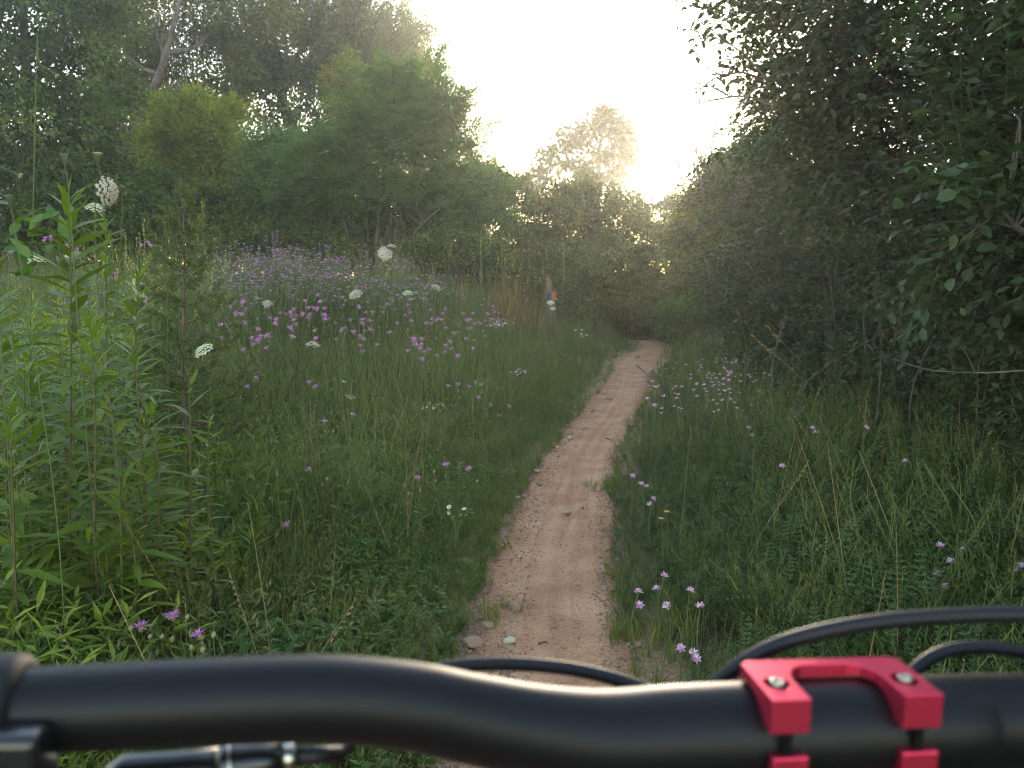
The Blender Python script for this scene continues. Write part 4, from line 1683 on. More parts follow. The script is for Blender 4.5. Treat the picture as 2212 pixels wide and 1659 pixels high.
# the far pink patch right of the trail
g0 = []
for s in range(3):
    g = Geo()
    tube(g, [(0, 0, 0), (.01, 0, .2), (0, 0, .42)], .002, 3, .5, 1, False)
    for i in range(9):
        add_at(g, quad_leaf(1, .6, .1), (0, 0, .42), sph(i * 2.4, .1 + .09 * i), 0, .017, (.15 if (i + s) % 3 else .95), 0)
    g0.append(g.mesh('crown_vetch', [M['pink'], M['stem']]))
rg = np.random.default_rng(4)
for k in range(125):
    if k < 50:
        px, py = rg.normal(1560, 28), rg.normal(822, 26)
    else:
        px, py = rg.uniform(1380, 1640), rg.uniform(770, 885)
        if px < 1640 - 6.0 * (py - 740):
            continue
    p = at_height(px, py, .42)
    if abs(p[0] - trail_x(p[1])) < .32:
        continue
    o = link('crown_vetch', g0[k % 3])
    o.location = (p[0], p[1], gz(p[0], p[1]))
    o.rotation_euler = (rg.uniform(-.2, .2), rg.uniform(-.2, .2), rg.uniform(0, 6.3))
    o.scale = (rg.uniform(.85, 1.2),) * 3
    if k < 50:
        tag(o, 'pink vetch bloom in the tight bunch right of the far trail', 'crown vetch', 'bunched pink vetch blooms right of the far trail')
    else:
        tag(o, 'pale vetch bloom sprinkled through the verge right of the far trail', 'crown vetch', 'sprinkled pale vetch blooms right of the far trail')

# ---------------------------------------------------------------- yellow flowers
def coreopsis(px, py, H, label, n=2):
    p = at_height(px, py, H)
    t = thing('yellow_daisy', label, 'yellow daisy', (p[0], p[1], gz(p[0], p[1])))
    st = Geo()
    tube(st, curve_pts([(0, 0, 0), (.01, 0, H * .5), (0, 0, H)], 6), .0015, 4, .5, 0, False)
    st.build('stem', M['stem'], t)
    g = Geo()
    for i in range(9):
        add_at(g, quad_leaf(1, .55, .05), (0, 0, H), sph(i * .7, .25), 0, .015, .5 + .3 * (i % 2), 0)
    g.build('petals', M['orange'], t)
    g = Geo()
    tube(g, [(0, 0, H - .003), (0, 0, H + .002), (0, 0, H + .005)], [.004, .005, .002], 7, .5)
    g.build('flower_centre', M['bud'], t)


coreopsis(1440, 1107, .30, 'golden yellow daisy right of the trail, the open one')
coreopsis(1428, 1122, .27, 'golden yellow daisy just below the open one, right of the trail')


def spike(seed, H=.95):
    rg = np.random.default_rng(seed)
    t = thing('yellow_spike', 'yellow flower spike before the dark trees', 'yellow spike')
    st = Geo()
    for b in range(3):
        fl = Geo()
        az = rg.uniform(0, 6.3)
        top = np.array([math.cos(az) * .10 * b, math.sin(az) * .06 * b, H * (1 - .12 * b)])
        pts = curve_pts([(0, 0, 0), top * .5, top], 5)
        tube(st, pts, .003, 3, .5, 0, False)
        for i in range(13):
            q_ = rg.uniform(.84, 1.0)
            c = top * q_ + rg.normal(0, .007, 3)
            add_at(fl, quad_leaf(1, .5, .1), c, sph(rg.uniform(0, 6.3), rg.uniform(.2, 1.2)), 0, .019, rg.uniform(.1, 1))
        fl.build('flower_spike', M['yellow'], t)
    for i in range(16):
        q_ = rg.uniform(.1, .8)
        add_at(st, lance_leaf(1, .2, .2), (0, 0, H * q_), sph(rg.uniform(0, 6.3), .5), 0, .08, .6)
    st.build('stem', M['stem'], t)
    return t


SP = [spike(s) for s in range(4)]
rg = np.random.default_rng(12)
yel = [(310, 480, 6.4), (437, 440, 6.8), (300, 505, 6.6), (345, 520, 7.0), (205, 540, 6.5), (270, 530, 6.7), (295, 515, 7), (315, 560, 6.4), (330, 590, 6.4), (255, 560, 6.2), (290, 570, 6.2),
       (365, 500, 7.4), (240, 510, 7), (220, 560, 6), (455, 590, 7), (460, 620, 7), (355, 470, 8), (425, 480, 8), (445, 540, 7.6), (310, 540, 7), (270, 500, 8), (180, 520, 8)]
n_used = 0


def use_spike(px, py, Y, label, group, zmin=.45):
    global n_used
    p = D(px, py, Y)
    z = gz(p[0], p[1])
    k = max(zmin, (p[2] - z)) / .95
    o = SP[n_used] if n_used < 4 else copy_tree(SP[n_used % 4])
    n_used += 1
    o.location = (p[0], p[1], z)
    o.rotation_euler = (0, 0, rg.uniform(0, 6.3))
    o.scale = (1, 1, k)
    tag(o, label, None, group)


for px, py, Y in yel:
    use_spike(px, py, Y, 'yellow flower spike around the little cedar below the dark trees', 'yellow flower spikes around the little cedar')
for px, py in [(885, 520), (915, 575), (1130, 490), (1100, 505), (975, 520), (1060, 500), (1155, 535), (1180, 540), (1085, 530), (1040, 495), (1215, 520), (1110, 560), (1090, 610), (1140, 600), (1300, 690), (1105, 660)]:
    use_spike(px, py, 13.0 if py < 600 else 12, 'pale yellow flower spike before the shrubs behind the meadow', 'pale yellow spikes before the middle shrubs')
# ================================================================ tall goldenrods at the left
GL = []
for i, (dr, w) in enumerate(((.25, .20), (.45, .18), (.10, .21))):
    for tn in (.35, .6):
        v, f = lance_leaf(1, w, dr, .05)
        GL.append(Geo().add(v, f, tn).mesh('leaf', M['goldenrod'], True))
v, f = lance_leaf(1, .12, .5, .05)
GLY = Geo().add(v, f, .5).mesh('leaf', M['yellow_leaf'], True)


def goldenrod(base, H, label, n=58, L=.135, lean=(0, 0), seed=0, group=None, yellow=0, bare=.06, parts=True):
    rg = np.random.default_rng(seed)
    x, y = base
    t = thing('goldenrod', label, 'goldenrod', (x, y, gz(x, y) - .01), 0, group)
    g = Geo()
    top = np.array([lean[0], lean[1], H])
    ctrl = [(0, 0, 0), top * .4 + np.array([rg.normal(0, .015), 0, 0]), top * .75 + np.array([rg.normal(0, .01), 0, 0]), top]
    pts = curve_pts(ctrl, 24)
    tube(g, pts, np.linspace(.0048, .0016, 24), 6, np.linspace(.1, .9, 24).repeat(6), 0)
    g.build('stem', M['redstem'], t)
    joined = Geo()
    for i in range(n):
        q_ = bare + (1 - bare) * (i + rg.random() * .6) / n
        k = q_ * 23
        a = int(min(k, 22))
        p = pts[a] + (pts[a + 1] - pts[a]) * (k - a)
        az = i * 2.399 + rg.normal(0, .3)
        prof = np.interp(q_, [0, .2, .6, .85, .95, 1], [.5, .95, 1.0, .9, .6, .4])
        el = np.interp(q_, [0, .25, .6, .85, 1], [-.35, .05, .32, .6, 1.15]) + rg.normal(0, .14)
        s = L * prof * rg.uniform(.8, 1.15)
        d = sph(az, el)
        m3 = frames(np.array([d]), np.array([rg.normal(0, .25)]))[0]
        if m3[2, 2] < 0:
            m3[:, 0] *= -1
            m3[:, 2] *= -1
        yl = yellow and q_ < .28 and rg.random() < .5 and yellow > 0
        if yl:
            yellow -= 1
        if parts:
            me = GLY if yl else GL[rg.integers(0, 3) * 2 + (1 if q_ > .8 else rg.integers(0, 2))]
            o = link('leaf', me, t)
            mm = Matrix(((*(m3[0] * s), p[0]), (*(m3[1] * s), p[1]), (*(m3[2] * s), p[2]), (0, 0, 0, 1)))
            o.matrix_local = mm
            if yl:
                o['label'] = 'withered yellow leaf'
        else:
            v, f = lance_leaf(1, .13, .3, .05)
            joined.add((v * s) @ m3.T + p, f, np.clip(.3 + .5 * q_ + rg.normal(0, .1), 0, 1))
    if not parts:
        joined.build('leaves', M['goldenrod'], t, True)
    return t


def gold_at(px_top, py_top, Y, label, **kw):
    p = D(px_top, py_top, Y)
    dx = kw.pop('dx', 0.0)
    x, y = p[0] - dx, Y + kw.pop('dy', .0)
    H = p[2] - gz(x, y)
    return goldenrod((x, y), H, label, lean=(dx, -(y - Y)), **kw)


gold_at(148, 408, 2.45, 'tallest goldenrod with broad lance leaves at the left, below the pinkish bloom', dx=.10, n=121, L=.170, seed=1, yellow=5)
gold_at(228, 470, 2.75, 'goldenrod just right of the tallest one, its tip below the pinkish bloom', n=81, L=.125, seed=2, dx=.05)
gold_at(300, 580, 2.9, 'pale tipped goldenrod between the tallest ones and the cedar', n=70, L=.12, seed=3, dx=.0)
gold_at(408, 795, 2.6, 'short goldenrod in front of the cedar foot with upright tip leaves', n=35, L=.10, seed=4, dx=.02)
gold_at(452, 880, 2.7, 'bright tufted goldenrod tip low right of the cedar foot', n=35, L=.075, seed=5, dx=.0)
gold_at(235, 840, 2.3, 'short goldenrod with bright erect tip in front of the tallest one', n=40, L=.115, seed=6, dx=.02)
gold_at(60, 690, 2.9, 'goldenrod with pale upright tip behind and left of the tallest one', n=67, L=.125, seed=7)
gold_at(52, 790, 2.7, 'lower goldenrod with pale tip at the far left', n=54, L=.12, seed=8)
gold_at(-15, 560, 2.5, 'goldenrod cut by the left border of the view', n=86, L=.14, seed=9)
gold_at(20, 900, 2.15, 'leafy goldenrod at the left border, nearest the handlebar', n=48, L=.135, seed=10)
gold_at(330, 880, 2.45, 'drooping goldenrod with yellowing leaves before the cedar', n=32, L=.14, seed=11, dx=.03, yellow=2)
gold_at(255, 705, 3.2, 'slim goldenrod behind the short bright-tipped one', n=59, L=.12, seed=12)
gold_at(180, 750, 3.1, 'slim goldenrod right behind the tallest stem', n=59, L=.12, seed=13)
gold_at(120, 700, 3.5, 'goldenrod hidden behind the tallest one', n=54, L=.12, seed=14)
for i in range(52):               # more of the clump, between and beside the ones above
    rg = np.random.default_rng(40 + i)
    px, Y = rg.uniform(-120, 330), rg.uniform(2.3, 4.4)
    p = D(px, 900, Y)
    goldenrod((p[0], Y), rg.uniform(.5, 1.15), 'younger goldenrod crowded among the tall ones at the left', n=51, L=.140, seed=70 + i, group='young goldenrods at the left', parts=Y < 3.0)

for i in range(22):
    rg = np.random.default_rng(140 + i)
    px, Y = rg.uniform(-140, 300), rg.uniform(3.2, 5.2)
    p = D(px, 700, Y)
    goldenrod((p[0], Y), rg.uniform(.85, 1.25), 'goldenrod in the taller back row of the clump at the left', n=60, L=.13, seed=170 + i, group='back row of goldenrods at the left', parts=False)

# broad leaved vine leaves at the left border
g0 = [Geo().add(*ovate_leaf(1, .6, .15), t).mesh('leaf', M['lush'], True) for t in (.3, .6, .9)]
vine = thing('climbing_vine', 'vine with heart shaped leaves climbing beside the tallest goldenrod', 'vine')
rg = np.random.default_rng(3)
vp = D(15, 560, 2.35)
vz = gz(vp[0], vp[1])
vine.location = (vp[0], vp[1], vz)
g = Geo()
cp = [np.array([0, .05, 0])]
for (a, b) in ((20, 640), (60, 560), (30, 500), (70, 460), (110, 445)):
    cp.append(D(a, b, 2.35) - np.array([vp[0], vp[1], vz]))
vpts = curve_pts(cp, 30)
tube(g, vpts, .0016, 4, .5)
g.build('stem', M['stem'], vine)
for i in range(26):
    p = vpts[int(8 + i * .8) % 30]
    o = link('leaf', g0[i % 3], vine)
    o.location = p + rg.normal(0, .03, 3)
    o.rotation_euler = (rg.uniform(-.9, .2), rg.uniform(-.5, .5), rg.uniform(0, 6.3))
    s = rg.uniform(.035, .06)
    o.scale = (s, s, s)


# ================================================================ little red cedar
def cedar():
    p = D(395, 395, 4.6)
    x, y = p[0] - .02, 4.6
    z0 = gz(x, y)
    H = p[2] - z0
    t = thing('cedar_sapling', 'little red cedar with feathery olive sprays standing in the meadow', 'cedar sapling', (x, y, z0))
    rg = np.random.default_rng(21)
    g = Geo()
    trunk = curve_pts([(0, 0, -.02), (-.03, 0, H * .35), (.0, .01, H * .7), (.02, 0, H)], 20)
    tube(g, trunk, np.linspace(.012, .002, 20), 7, .5)
    g.build('trunk', M['bark_cedar'], t)
    needle = quad_leaf(1, .20, .0)
    for i in range(72):
        q_ = .05 + .93 * (i + rg.random() * .7) / 72
        p0 = trunk[int(q_ * 19)]
        az = i * 2.4 + rg.normal(0, .3)
        reach = np.interp(q_, [0, .15, .35, .6, .85, 1], [.30, .44, .42, .26, .10, .02]) * rg.uniform(.6, 1.15)
        rise = np.interp(q_, [0, .5, 1], [.18, .45, 1.6]) * reach
        pts = curve_pts([p0, p0 + np.array([math.cos(az) * reach * .55, math.sin(az) * reach * .55, rise * .35]), p0 + np.array([math.cos(az) * reach, math.sin(az) * reach, rise])], 9)
        gb = Geo()
        tube(gb, pts, np.linspace(.0055, .0012, 9) * (1.1 - .6 * q_), 4, .4, 1, False)
        nb = int((6 + 34 * reach) * (1.1 - .55 * q_))
        for j in range(nb):
            u = .25 + .75 * (j + rg.random()) / nb
            b0 = pts[int(min(u * 8, 8))]
            d = np.array([math.cos(az), math.sin(az), .5]) + rg.normal(0, .65, 3)
            d /= np.linalg.norm(d)
            L = rg.uniform(.05, .11) * (1.2 - .4 * u) * (1.15 - .75 * q_)
            tn = np.clip(.35 + .35 * u + rg.normal(0, .14), 0, 1)
            for k in range(12):
                w_ = k / 11
                c = b0 + d * L * w_ + np.array([0, 0, .12 * L * w_ * w_])
                for s_ in (0, 1):
                    dd_ = d + rg.normal(0, .55, 3)
                    add_at(gb, needle, c, dd_, rg.uniform(0, 3), rg.uniform(.022, .038), tn)
        gb.build('branch', [M['cedar'], M['bark_cedar']], t)


cedar()


# ================================================================ wooden marker post
def marker_post():
    p = D(1191, 588, 14.0)
    x, y = p[0], p[1]
    z0 = gz(x, y)
    H = p[2] - z0
    t = thing('marker_post', 'weathered wooden trail post with pointed top, blue and orange squares and black arrow', 'marker post', (x, y, z0), R(38))
    a = .060
    wood = bark_mat('weathered_wood', (.115, .060, .044), (.235, .135, .098), (26, 26, 2.5))
    v = [(-a, -a, -.1), (a, -a, -.1), (a, a, -.1), (-a, a, -.1), (-a, -a, H - .13), (a, -a, H - .26), (a, a, H - .20), (-a, a, H - .02)]
    bm = bmesh.new()
    vs = [bm.verts.new(c) for c in v]
    for f in ([3, 2, 1, 0], [4, 5, 6, 7], [0, 1, 5, 4], [1, 2, 6, 5], [2, 3, 7, 6], [3, 0, 4, 7]):
        bm.faces.new([vs[i] for i in f])
    bmesh.ops.bevel(bm, geom=list(bm.edges), offset=.006, segments=2, affect='EDGES')
    me = bpy.data.meshes.new('post_body')
    bm.to_mesh(me)
    bm.free()
    me.materials.append(wood)
    link('post_body', me, t)

    def plate(name, cx, cz, w, h, mat, face='front'):
        g = Geo()
        e = .004
        if face == 'front':       # the face turned to the right of the trail
            c = np.array([cx, -a - e, cz])
            ax = np.array([1, 0, 0])
            n = np.array([0, -1, 0])
        else:
            c = np.array([-a - e, cx, cz])
            ax = np.array([0, -1, 0])
            n = np.array([-1, 0, 0])
        up = np.array([0, 0, 1])
        q_ = [c + ax * sx * w / 2 + up * sz * h / 2 + n * d for d in (0, e) for sx, sz in ((-1, -1), (1, -1), (1, 1), (-1, 1))]
        g.add(np.array(q_), [[4, 5, 6, 7], [0, 3, 2, 1], [0, 1, 5, 4], [1, 2, 6, 5], [2, 3, 7, 6], [3, 0, 4, 7]])
        return g.build(name, mat, t)
    blue = plain_mat('blue_paint', (.030, .036, .13), .7, noise=.15)
    orange = plain_mat('orange_paint', (.50, .15, .05), .7, noise=.12)
    black = plain_mat('black_paint', (.012, .010, .010), .6)
    plate('blue_square', 0, H - .38, .075, .115, blue, 'side')
    plate('orange_square', 0, H - .38, .080, .120, orange, 'front')
    # arrow cut out as a small plate on the right-hand face
    g = Geo()
    y_ = -a - .006
    cz = H - .235
    out = [(-.055, -.055), (.0, -.035), (-.006, -.012), (.055, -.018), (.022, .045), (.010, .020), (-.03, .055), (-.05, .03), (-.012, .0), (-.055, -.035)]
    arrow = [(-.06, .055), (.0, .028), (.058, -.010), (.0, -.045), (-.062, -.055), (-.012, -.028), (.008, -.008), (-.012, .008), (-.04, .024)]
    n_ = len(arrow)
    arrow = [(p_ * .85, q_ * .85) for p_, q_ in arrow]
    vv = [(ax_, y_, cz + az_) for ax_, az_ in arrow] + [(ax_, y_ + .004, cz + az_) for ax_, az_ in arrow]
    g.add(np.array(vv), [list(range(n_))[::-1]] + [[i, (i + 1) % n_, n_ + (i + 1) % n_, n_ + i] for i in range(n_)])
    g.build('arrow', black, t)
    # a white sliver of tape on the corner
    plate('white_tape', .045, H - .43, .03, .018, plain_mat('white_tape', (.7, .68, .7), .5), 'front')


marker_post()

# ================================================================ russet and pale tall grasses near the shrubs
T_TALL = [tuft(np.random.default_rng(500 + k), 15, 1.0, .30, .0042, 3) for k in range(4)]
TM = [t_.mesh('tall_grass', M['russet']) for t_ in T_TALL]
rg = np.random.default_rng(31)
tall = [(1090, 600, 12.2, 'front'), (1105, 590, 12.4, 0), (1070, 610, 12.2, 0), (1120, 605, 12.8, 0), (1085, 580, 12.6, 0), (1140, 620, 13.0, 0), (1150, 640, 13.2, 0), (1160, 610, 13.4, 0), (1055, 590, 12.3, 0), (1098, 620, 12.0, 0), (1125, 580, 13.0, 0), (1172, 640, 13.6, 0)]
for i, (px, py, Y, _) in enumerate(tall):
    p = D(px, py, Y)
    z = gz(p[0], p[1])
    o = link('tall_grass', TM[i % 4])
    o.location = (p[0], p[1], z)
    k = max(.7, p[2] - z + .15)
    o.scale = (k, k, k)
    o.rotation_euler = (0, 0, rg.uniform(0, 6))
    tag(o, 'tall reddish brown grass clump between the flowers and the marker post', 'tall grass', 'reddish grass clumps left of the marker post')
TP = [tuft(np.random.default_rng(540 + k), 22, 1.0, .28, .004, 3).mesh('tall_grass', M['straw']) for k in range(3)]
for i, (px, py, Y) in enumerate([(820, 500, 15), (780, 515, 15), (870, 530, 14), (930, 540, 14), (1000, 560, 13.5), (720, 500, 16), (850, 480, 15.5)]):
    p = D(px, py, Y)
    z = gz(p[0], p[1])
    o = link('tall_grass', TP[i % 3])
    o.location = (p[0], p[1], z)
    k = max(.7, p[2] - z)
    o.scale = (k, k, k)
    tag(o, 'thin pale grass clump at the foot of the far locust', 'tall grass', 'pale grass clumps below the locust')

# leaning seed stalks in the right verge
def seed_stalk(foot, tip, Y, label, dY=0.0):
    f = at_height(*foot, .06, 1.5)
    p = D(*tip, f[1] + dY)
    t = thing('seed_stalk', label, 'seed stalk', (f[0], f[1], gz(f[0], f[1])))
    q_ = p - np.array(t.location)
    g = Geo()
    pts = curve_pts([(0, 0, 0), q_ * .5 + np.array([0, 0, .02]), q_], 10)
    tube(g, pts, np.linspace(.0024, .0014, 10), 4, .7, 0, False)
    g.build('stem', M['straw'], t)
    h = Geo()
    rr = np.random.default_rng(int(tip[0]))
    d = q_ / np.linalg.norm(q_)
    for i in range(34):
        u = rr.uniform(.80, 1.0)
        add_at(h, quad_leaf(1, .4, .05), q_ * u + rr.normal(0, .004, 3), d + rr.normal(0, .5, 3), rr.uniform(0, 3), .018, rr.uniform(.5, 1))
    h.build('seed_head', M['straw'], t)


seed_stalk((1838, 905), (1622, 722), 0, 'long pale seed stalk leaning left at the edge of the thicket, lowest of three')
seed_stalk((1848, 900), (1652, 700), 0, 'pale seed stalk leaning left just above the lowest one')
seed_stalk((1856, 840), (1682, 702), 0, 'pale seed stalk with bent tip, right of the other two leaning ones')
seed_stalk((1640, 860), (1592, 660), 0, 'slender upright seed stalk near the far trail bend')
seed_stalk((1010, 800), (905, 620), 0, 'slender straw stalk slanting through the purple flowers')

# fallen dead branches
def dead_branch(ctrl, label, r=.006, mat='dead_wood', subs=()):
    pts = np.array([np.array(D(a, b, Y)) for a, b, Y in ctrl])
    o0 = pts[0].copy()
    t = thing('dead_branch', label, 'dead branch', o0)
    g = Geo()
    tube(g, curve_pts(pts - o0, 14), np.linspace(r, r * .45, 14), 6)
    g.build('bough', M[mat], t)
    for sb in subs:
        g = Geo()
        sp = np.array([np.array(D(a, b, Y)) for a, b, Y in sb]) - o0
        tube(g, curve_pts(sp, 10), np.linspace(r * .7, r * .25, 10), 5)
        g.build('twig', M[mat], t)


dead_branch([(2215, 800, 2.7), (2130, 805, 2.75), (2035, 802, 2.8), (1990, 795, 2.9), (1930, 775, 3.0)], 'pale curved dead branch crossing the dark thicket at the right', .0026,
            subs=([(2105, 802, 2.76), (2085, 760, 2.75), (2055, 728, 2.74), (2040, 705, 2.74)],))
dead_branch([(1385, 640, 17.0), (1450, 662, 16.8), (1520, 690, 16.5)], 'thin bare branch reaching over the far end of the trail', .014)

# twigs lying on the trail
for (a, b, c, d_, lab) in [(1515, 936, 1548, 940, 'short dark twig at the right edge of the far trail'), (1490, 1000, 1505, 1004, 'short brown twig in the middle of the far trail'),
                           (1340, 1290, 1430, 1385, 'thin straw crossing from the trail into the right verge')]:
    pass


def ground_twig(a, b, c, d_, r, label):
    p, q_ = at_height(a, b, .012), at_height(c, d_, .012)
    t = thing('twig', label, 'twig', (p[0], p[1], gz(p[0], p[1])))
    g = Geo()
    e = q_ - p
    pts = [np.array([0, 0, .014]), e * .5 + np.array([.006, .004, .016]), np.array([e[0], e[1], gz(q_[0], q_[1]) - gz(p[0], p[1]) + .014])]
    tube(g, curve_pts(pts, 8), np.linspace(r, r * .6, 8), 5)
    g.build('bough', M['twig_grey'] if r < .004 else M['bark_brown'], t)


ground_twig(1355, 921, 1392, 924, .006, 'short dark twig near the right edge of the trail, far off')
ground_twig(1308, 948, 1322, 952, .006, 'short brown twig left of the far dark one')
ground_twig(1280, 1285, 1345, 1345, .0018, 'thin straw slanting from the tread towards the right verge')
ground_twig(1130, 1292, 1170, 1325, .0016, 'thin straw on the left half of the tread near the handlebar')
ground_twig(1162, 1397, 1185, 1395, .004, 'stub of brown twig lying across the tread near the cable')
ground_twig(1318, 1282, 1345, 1286, .005, 'dark twig butt poking out of the right verge')
ground_twig(1375, 790, 1400, 812, .012, 'dark crooked twig lying on the far bend')
# ================================================================ trees and shrubs
def leaf_cloud(geo, rg, centres, radii, n_each, tmpl, size, droop=.25, out=None, flat=.5, tint0=.5, tvar=.26):
    """leaves in loose clumps round the given points"""
    for c, r, n in zip(centres, radii, n_each):
        pos = rg.normal(size=(n, 3))
        pos /= np.linalg.norm(pos, axis=1)[:, None]
        pos *= (rg.random(n) ** .5)[:, None] * r * np.array([1, 1, .8])
        d = pos * .8 + rg.normal(0, .6 * r, (n, 3))
        if out is not None:
            d += (c - out)[None] / (np.linalg.norm(c - out) + 1e-6) * r * .5
        d /= np.linalg.norm(d, axis=1)[:, None] + 1e-9
        d[:, 2] -= droop
        Mx = frames(d, rg.normal(0, 1.4 - flat, n)) * (size * rg.uniform(.65, 1.25, n))[:, None, None]
        tn = np.clip(tint0 + rg.normal(0, tvar) + rg.normal(0, tvar * .7, n), 0, 1)
        geo.scatter(tmpl, Mx, c[None] + pos, tn)


def lobe_points(rg, c, r, n, shell=.5):
    d = rg.normal(size=(n, 3))
    d /= np.linalg.norm(d, axis=1)[:, None]
    d *= (shell + (1 - shell) * rg.random(n) ** .6)[:, None]
    return np.asarray(c)[None] + d * np.asarray(r)[None]


LEAFN, LEAFS = 2.0, 1.2
Q1 = Geo().add(*quad_leaf(1, .55, .10), .5)
Q2 = Geo().add(*quad_leaf(1, .30, .06), .5)
Q3 = Geo().add(*quad_leaf(1, .72, .12), .5)
PIN = pinnate(1.0, 7, .17, .40, .3)
_pin = Geo()                       # a lighter pinnate leaf without its stalk
for i in range(7):
    t_ = .12 + .85 * i / 6
    for s_ in (-1, 1):
        add_at(_pin, quad_leaf(1, .42, .05), (0, t_, -.28 * t_ * t_), (s_ * 1.0, .5, -.12), 0, .24 * (1 - .35 * abs(t_ - .45)), .5)
add_at(_pin, quad_leaf(1, .42, .05), (0, 1, -.28), (0, 1, -.3), 0, .2, .5)


def plant(name, label, cat, base, lobes, tmpl, size, mat, bark, trunk=None, tr=.12, clump=.42, per=90, dens=1.0, seed=0, group=None, droop=.25, shell=.5, twigs=True, tint0=.5, limbs=True, flat=.5):
    """a tree or shrub: trunk with limbs, and a crown of leaf clumps that fill the given lobes.
    lobes: (centre, radii, clumps) in world coordinates"""
    rg = np.random.default_rng(seed)
    per, size, clump, dens = per * LEAFN * .55, size * LEAFS, clump * .74, dens * 1.8
    bx, by = base
    b0 = np.array([bx, by, gz(bx, by) - .05])
    t = thing(name, label, cat, b0, 0, group)
    cs = np.array([np.mean([l[0] for l in lobes], axis=0)])[0]
    zt = max(l[0][2] + .4 * l[1][2] for l in lobes)
    if trunk is None:
        trunk = [b0, b0 * .6 + np.array([cs[0], cs[1], zt]) * .4 + np.array([rg.normal(0, .1), rg.normal(0, .1), 0]), np.array([cs[0], cs[1], zt])]
    tp = curve_pts(trunk, 24)
    bg = Geo()
    tube(bg, tp - b0, tr * np.linspace(1, .18, 24) * (1 + .35 * np.exp(-np.arange(24) / 1.2)), 8)
    crown = Geo()
    for (c, r, n) in lobes:
        c, r = np.asarray(c, float), np.asarray(r, float)
        n = max(1, int(n * dens))
        pts = lobe_points(rg, c, r, n, shell)
        k = int(np.clip(np.searchsorted(tp[:, 2], c[2] - .9 * r[2] - .35 * np.linalg.norm((c - cs)[:2])), 2, 21))
        if limbs:
            a = tp[k]
            mid = (a + c) / 2 + np.array([0, 0, -.12 * np.linalg.norm(c - a)]) + rg.normal(0, .08, 3)
            lp = curve_pts([a, mid, c], 9)
            tube(bg, lp - b0, np.linspace(tr * .42, tr * .14, 9), 5, .5, 0, False)
            if twigs:
                for p in pts[::3]:
                    m = lp[rg.integers(4, 9)]
                    q_ = curve_pts([m, (m + p) / 2 + rg.normal(0, .08, 3), p], 5)
                    tube(bg, q_ - b0, np.linspace(tr * .10, max(.003, tr * .03), 5), 4, .5, 0, False)
        rad = clump * rg.uniform(.6, 1.3, n)
        leaf_cloud(crown, rg, pts - b0, rad, (per * (rad / clump) ** 2 * rg.uniform(.7, 1.2, n)).astype(int) + 4, tmpl, size, droop, cs - b0, flat, tint0)
    bg.build('trunk', M[bark], t, True)
    crown.build('crown', M[mat], t)
    return t


def L_(x, y, Y, rx, ry, n, rY=None):
    """a crown lobe: centre seen at a picture point, half sizes measured in the picture, at distance Y"""
    k = Y * D2 / FPX
    return (D(x, y, Y), (rx * k, (rY if rY else (rx + ry) * .5 * k), ry * k), n)


def base_at(x, Y):
    p = D(x, 560, Y)
    return (p[0], Y)


# --- the tall wood on the left
plant('leafy_tree', 'dark broad-crowned tree filling the far left corner', 'tree', base_at(60, 16), [
    L_(20, 120, 15.5, 190, 150, 46), L_(150, 60, 16.5, 130, 110, 30), L_(60, 300, 15, 170, 120, 40), L_(190, 220, 16.2, 90, 110, 20), L_(10, 420, 14.6, 130, 80, 22), L_(180, 370, 15.6, 100, 90, 22), L_(-180, 250, 15, 160, 260, 40), L_(60, -90, 16, 200, 120, 30)],
    Q1, .085, 'tree_dark', 'bark_dark', tr=.20, clump=.50, per=120, seed=1)
plant('cottonwood', 'tall tree with a pinkish leaning trunk and thin hanging yellowish leaves', 'tree', base_at(250, 22), [
    L_(330, 40, 22, 120, 100, 26), L_(480, 30, 22.5, 130, 90, 30), L_(300, 160, 22.5, 90, 100, 20), L_(430, 150, 23, 110, 90, 22), L_(240, 60, 22.5, 90, 110, 18), L_(400, -90, 22, 220, 110, 40), L_(260, 270, 23, 80, 80, 12)],
    Q2, .13, 'tree_olive', 'bark_pink', trunk=[D(255, 560, 21), D(298, 280, 20.6), D(348, 150, 20.4), D(385, 15, 20.3), D(420, -140, 20.5)], tr=.14, clump=.62, per=95, seed=2, droop=.5)
plant('cottonwood', 'slender brown-stemmed tree half hidden left of the pinkish trunk', 'tree', base_at(290, 24), [
    L_(280, 120, 24, 70, 120, 18), L_(250, 210, 24, 70, 90, 14), L_(310, 30, 24, 80, 90, 16), L_(340, 230, 24.5, 70, 70, 10)],
    Q2, .13, 'tree_olive', 'bark_brown', trunk=[D(275, 560, 24), D(288, 250, 24), D(292, 60, 24), D(300, -60, 24)], tr=.16, clump=.55, per=80, seed=3, droop=.45)
plant('leafy_tree', 'tall dark tree with crooked boughs between the yellow-green and the weeping tree', 'tree', base_at(600, 25), [
    L_(560, 60, 25, 110, 120, 34), L_(650, 110, 25.5, 90, 100, 24), L_(590, 190, 25, 100, 70, 20), L_(700, 30, 25.5, 90, 110, 22), L_(520, 150, 25, 70, 70, 12), L_(640, 260, 24.6, 100, 60, 14), L_(600, -80, 25, 180, 90, 30)],
    Q1, .11, 'tree_dark', 'bark_dark', trunk=[D(640, 560, 25), D(650, 340, 25), D(610, 220, 25), D(590, 60, 25), D(600, -80, 25)], tr=.24, clump=.60, per=110, seed=4)
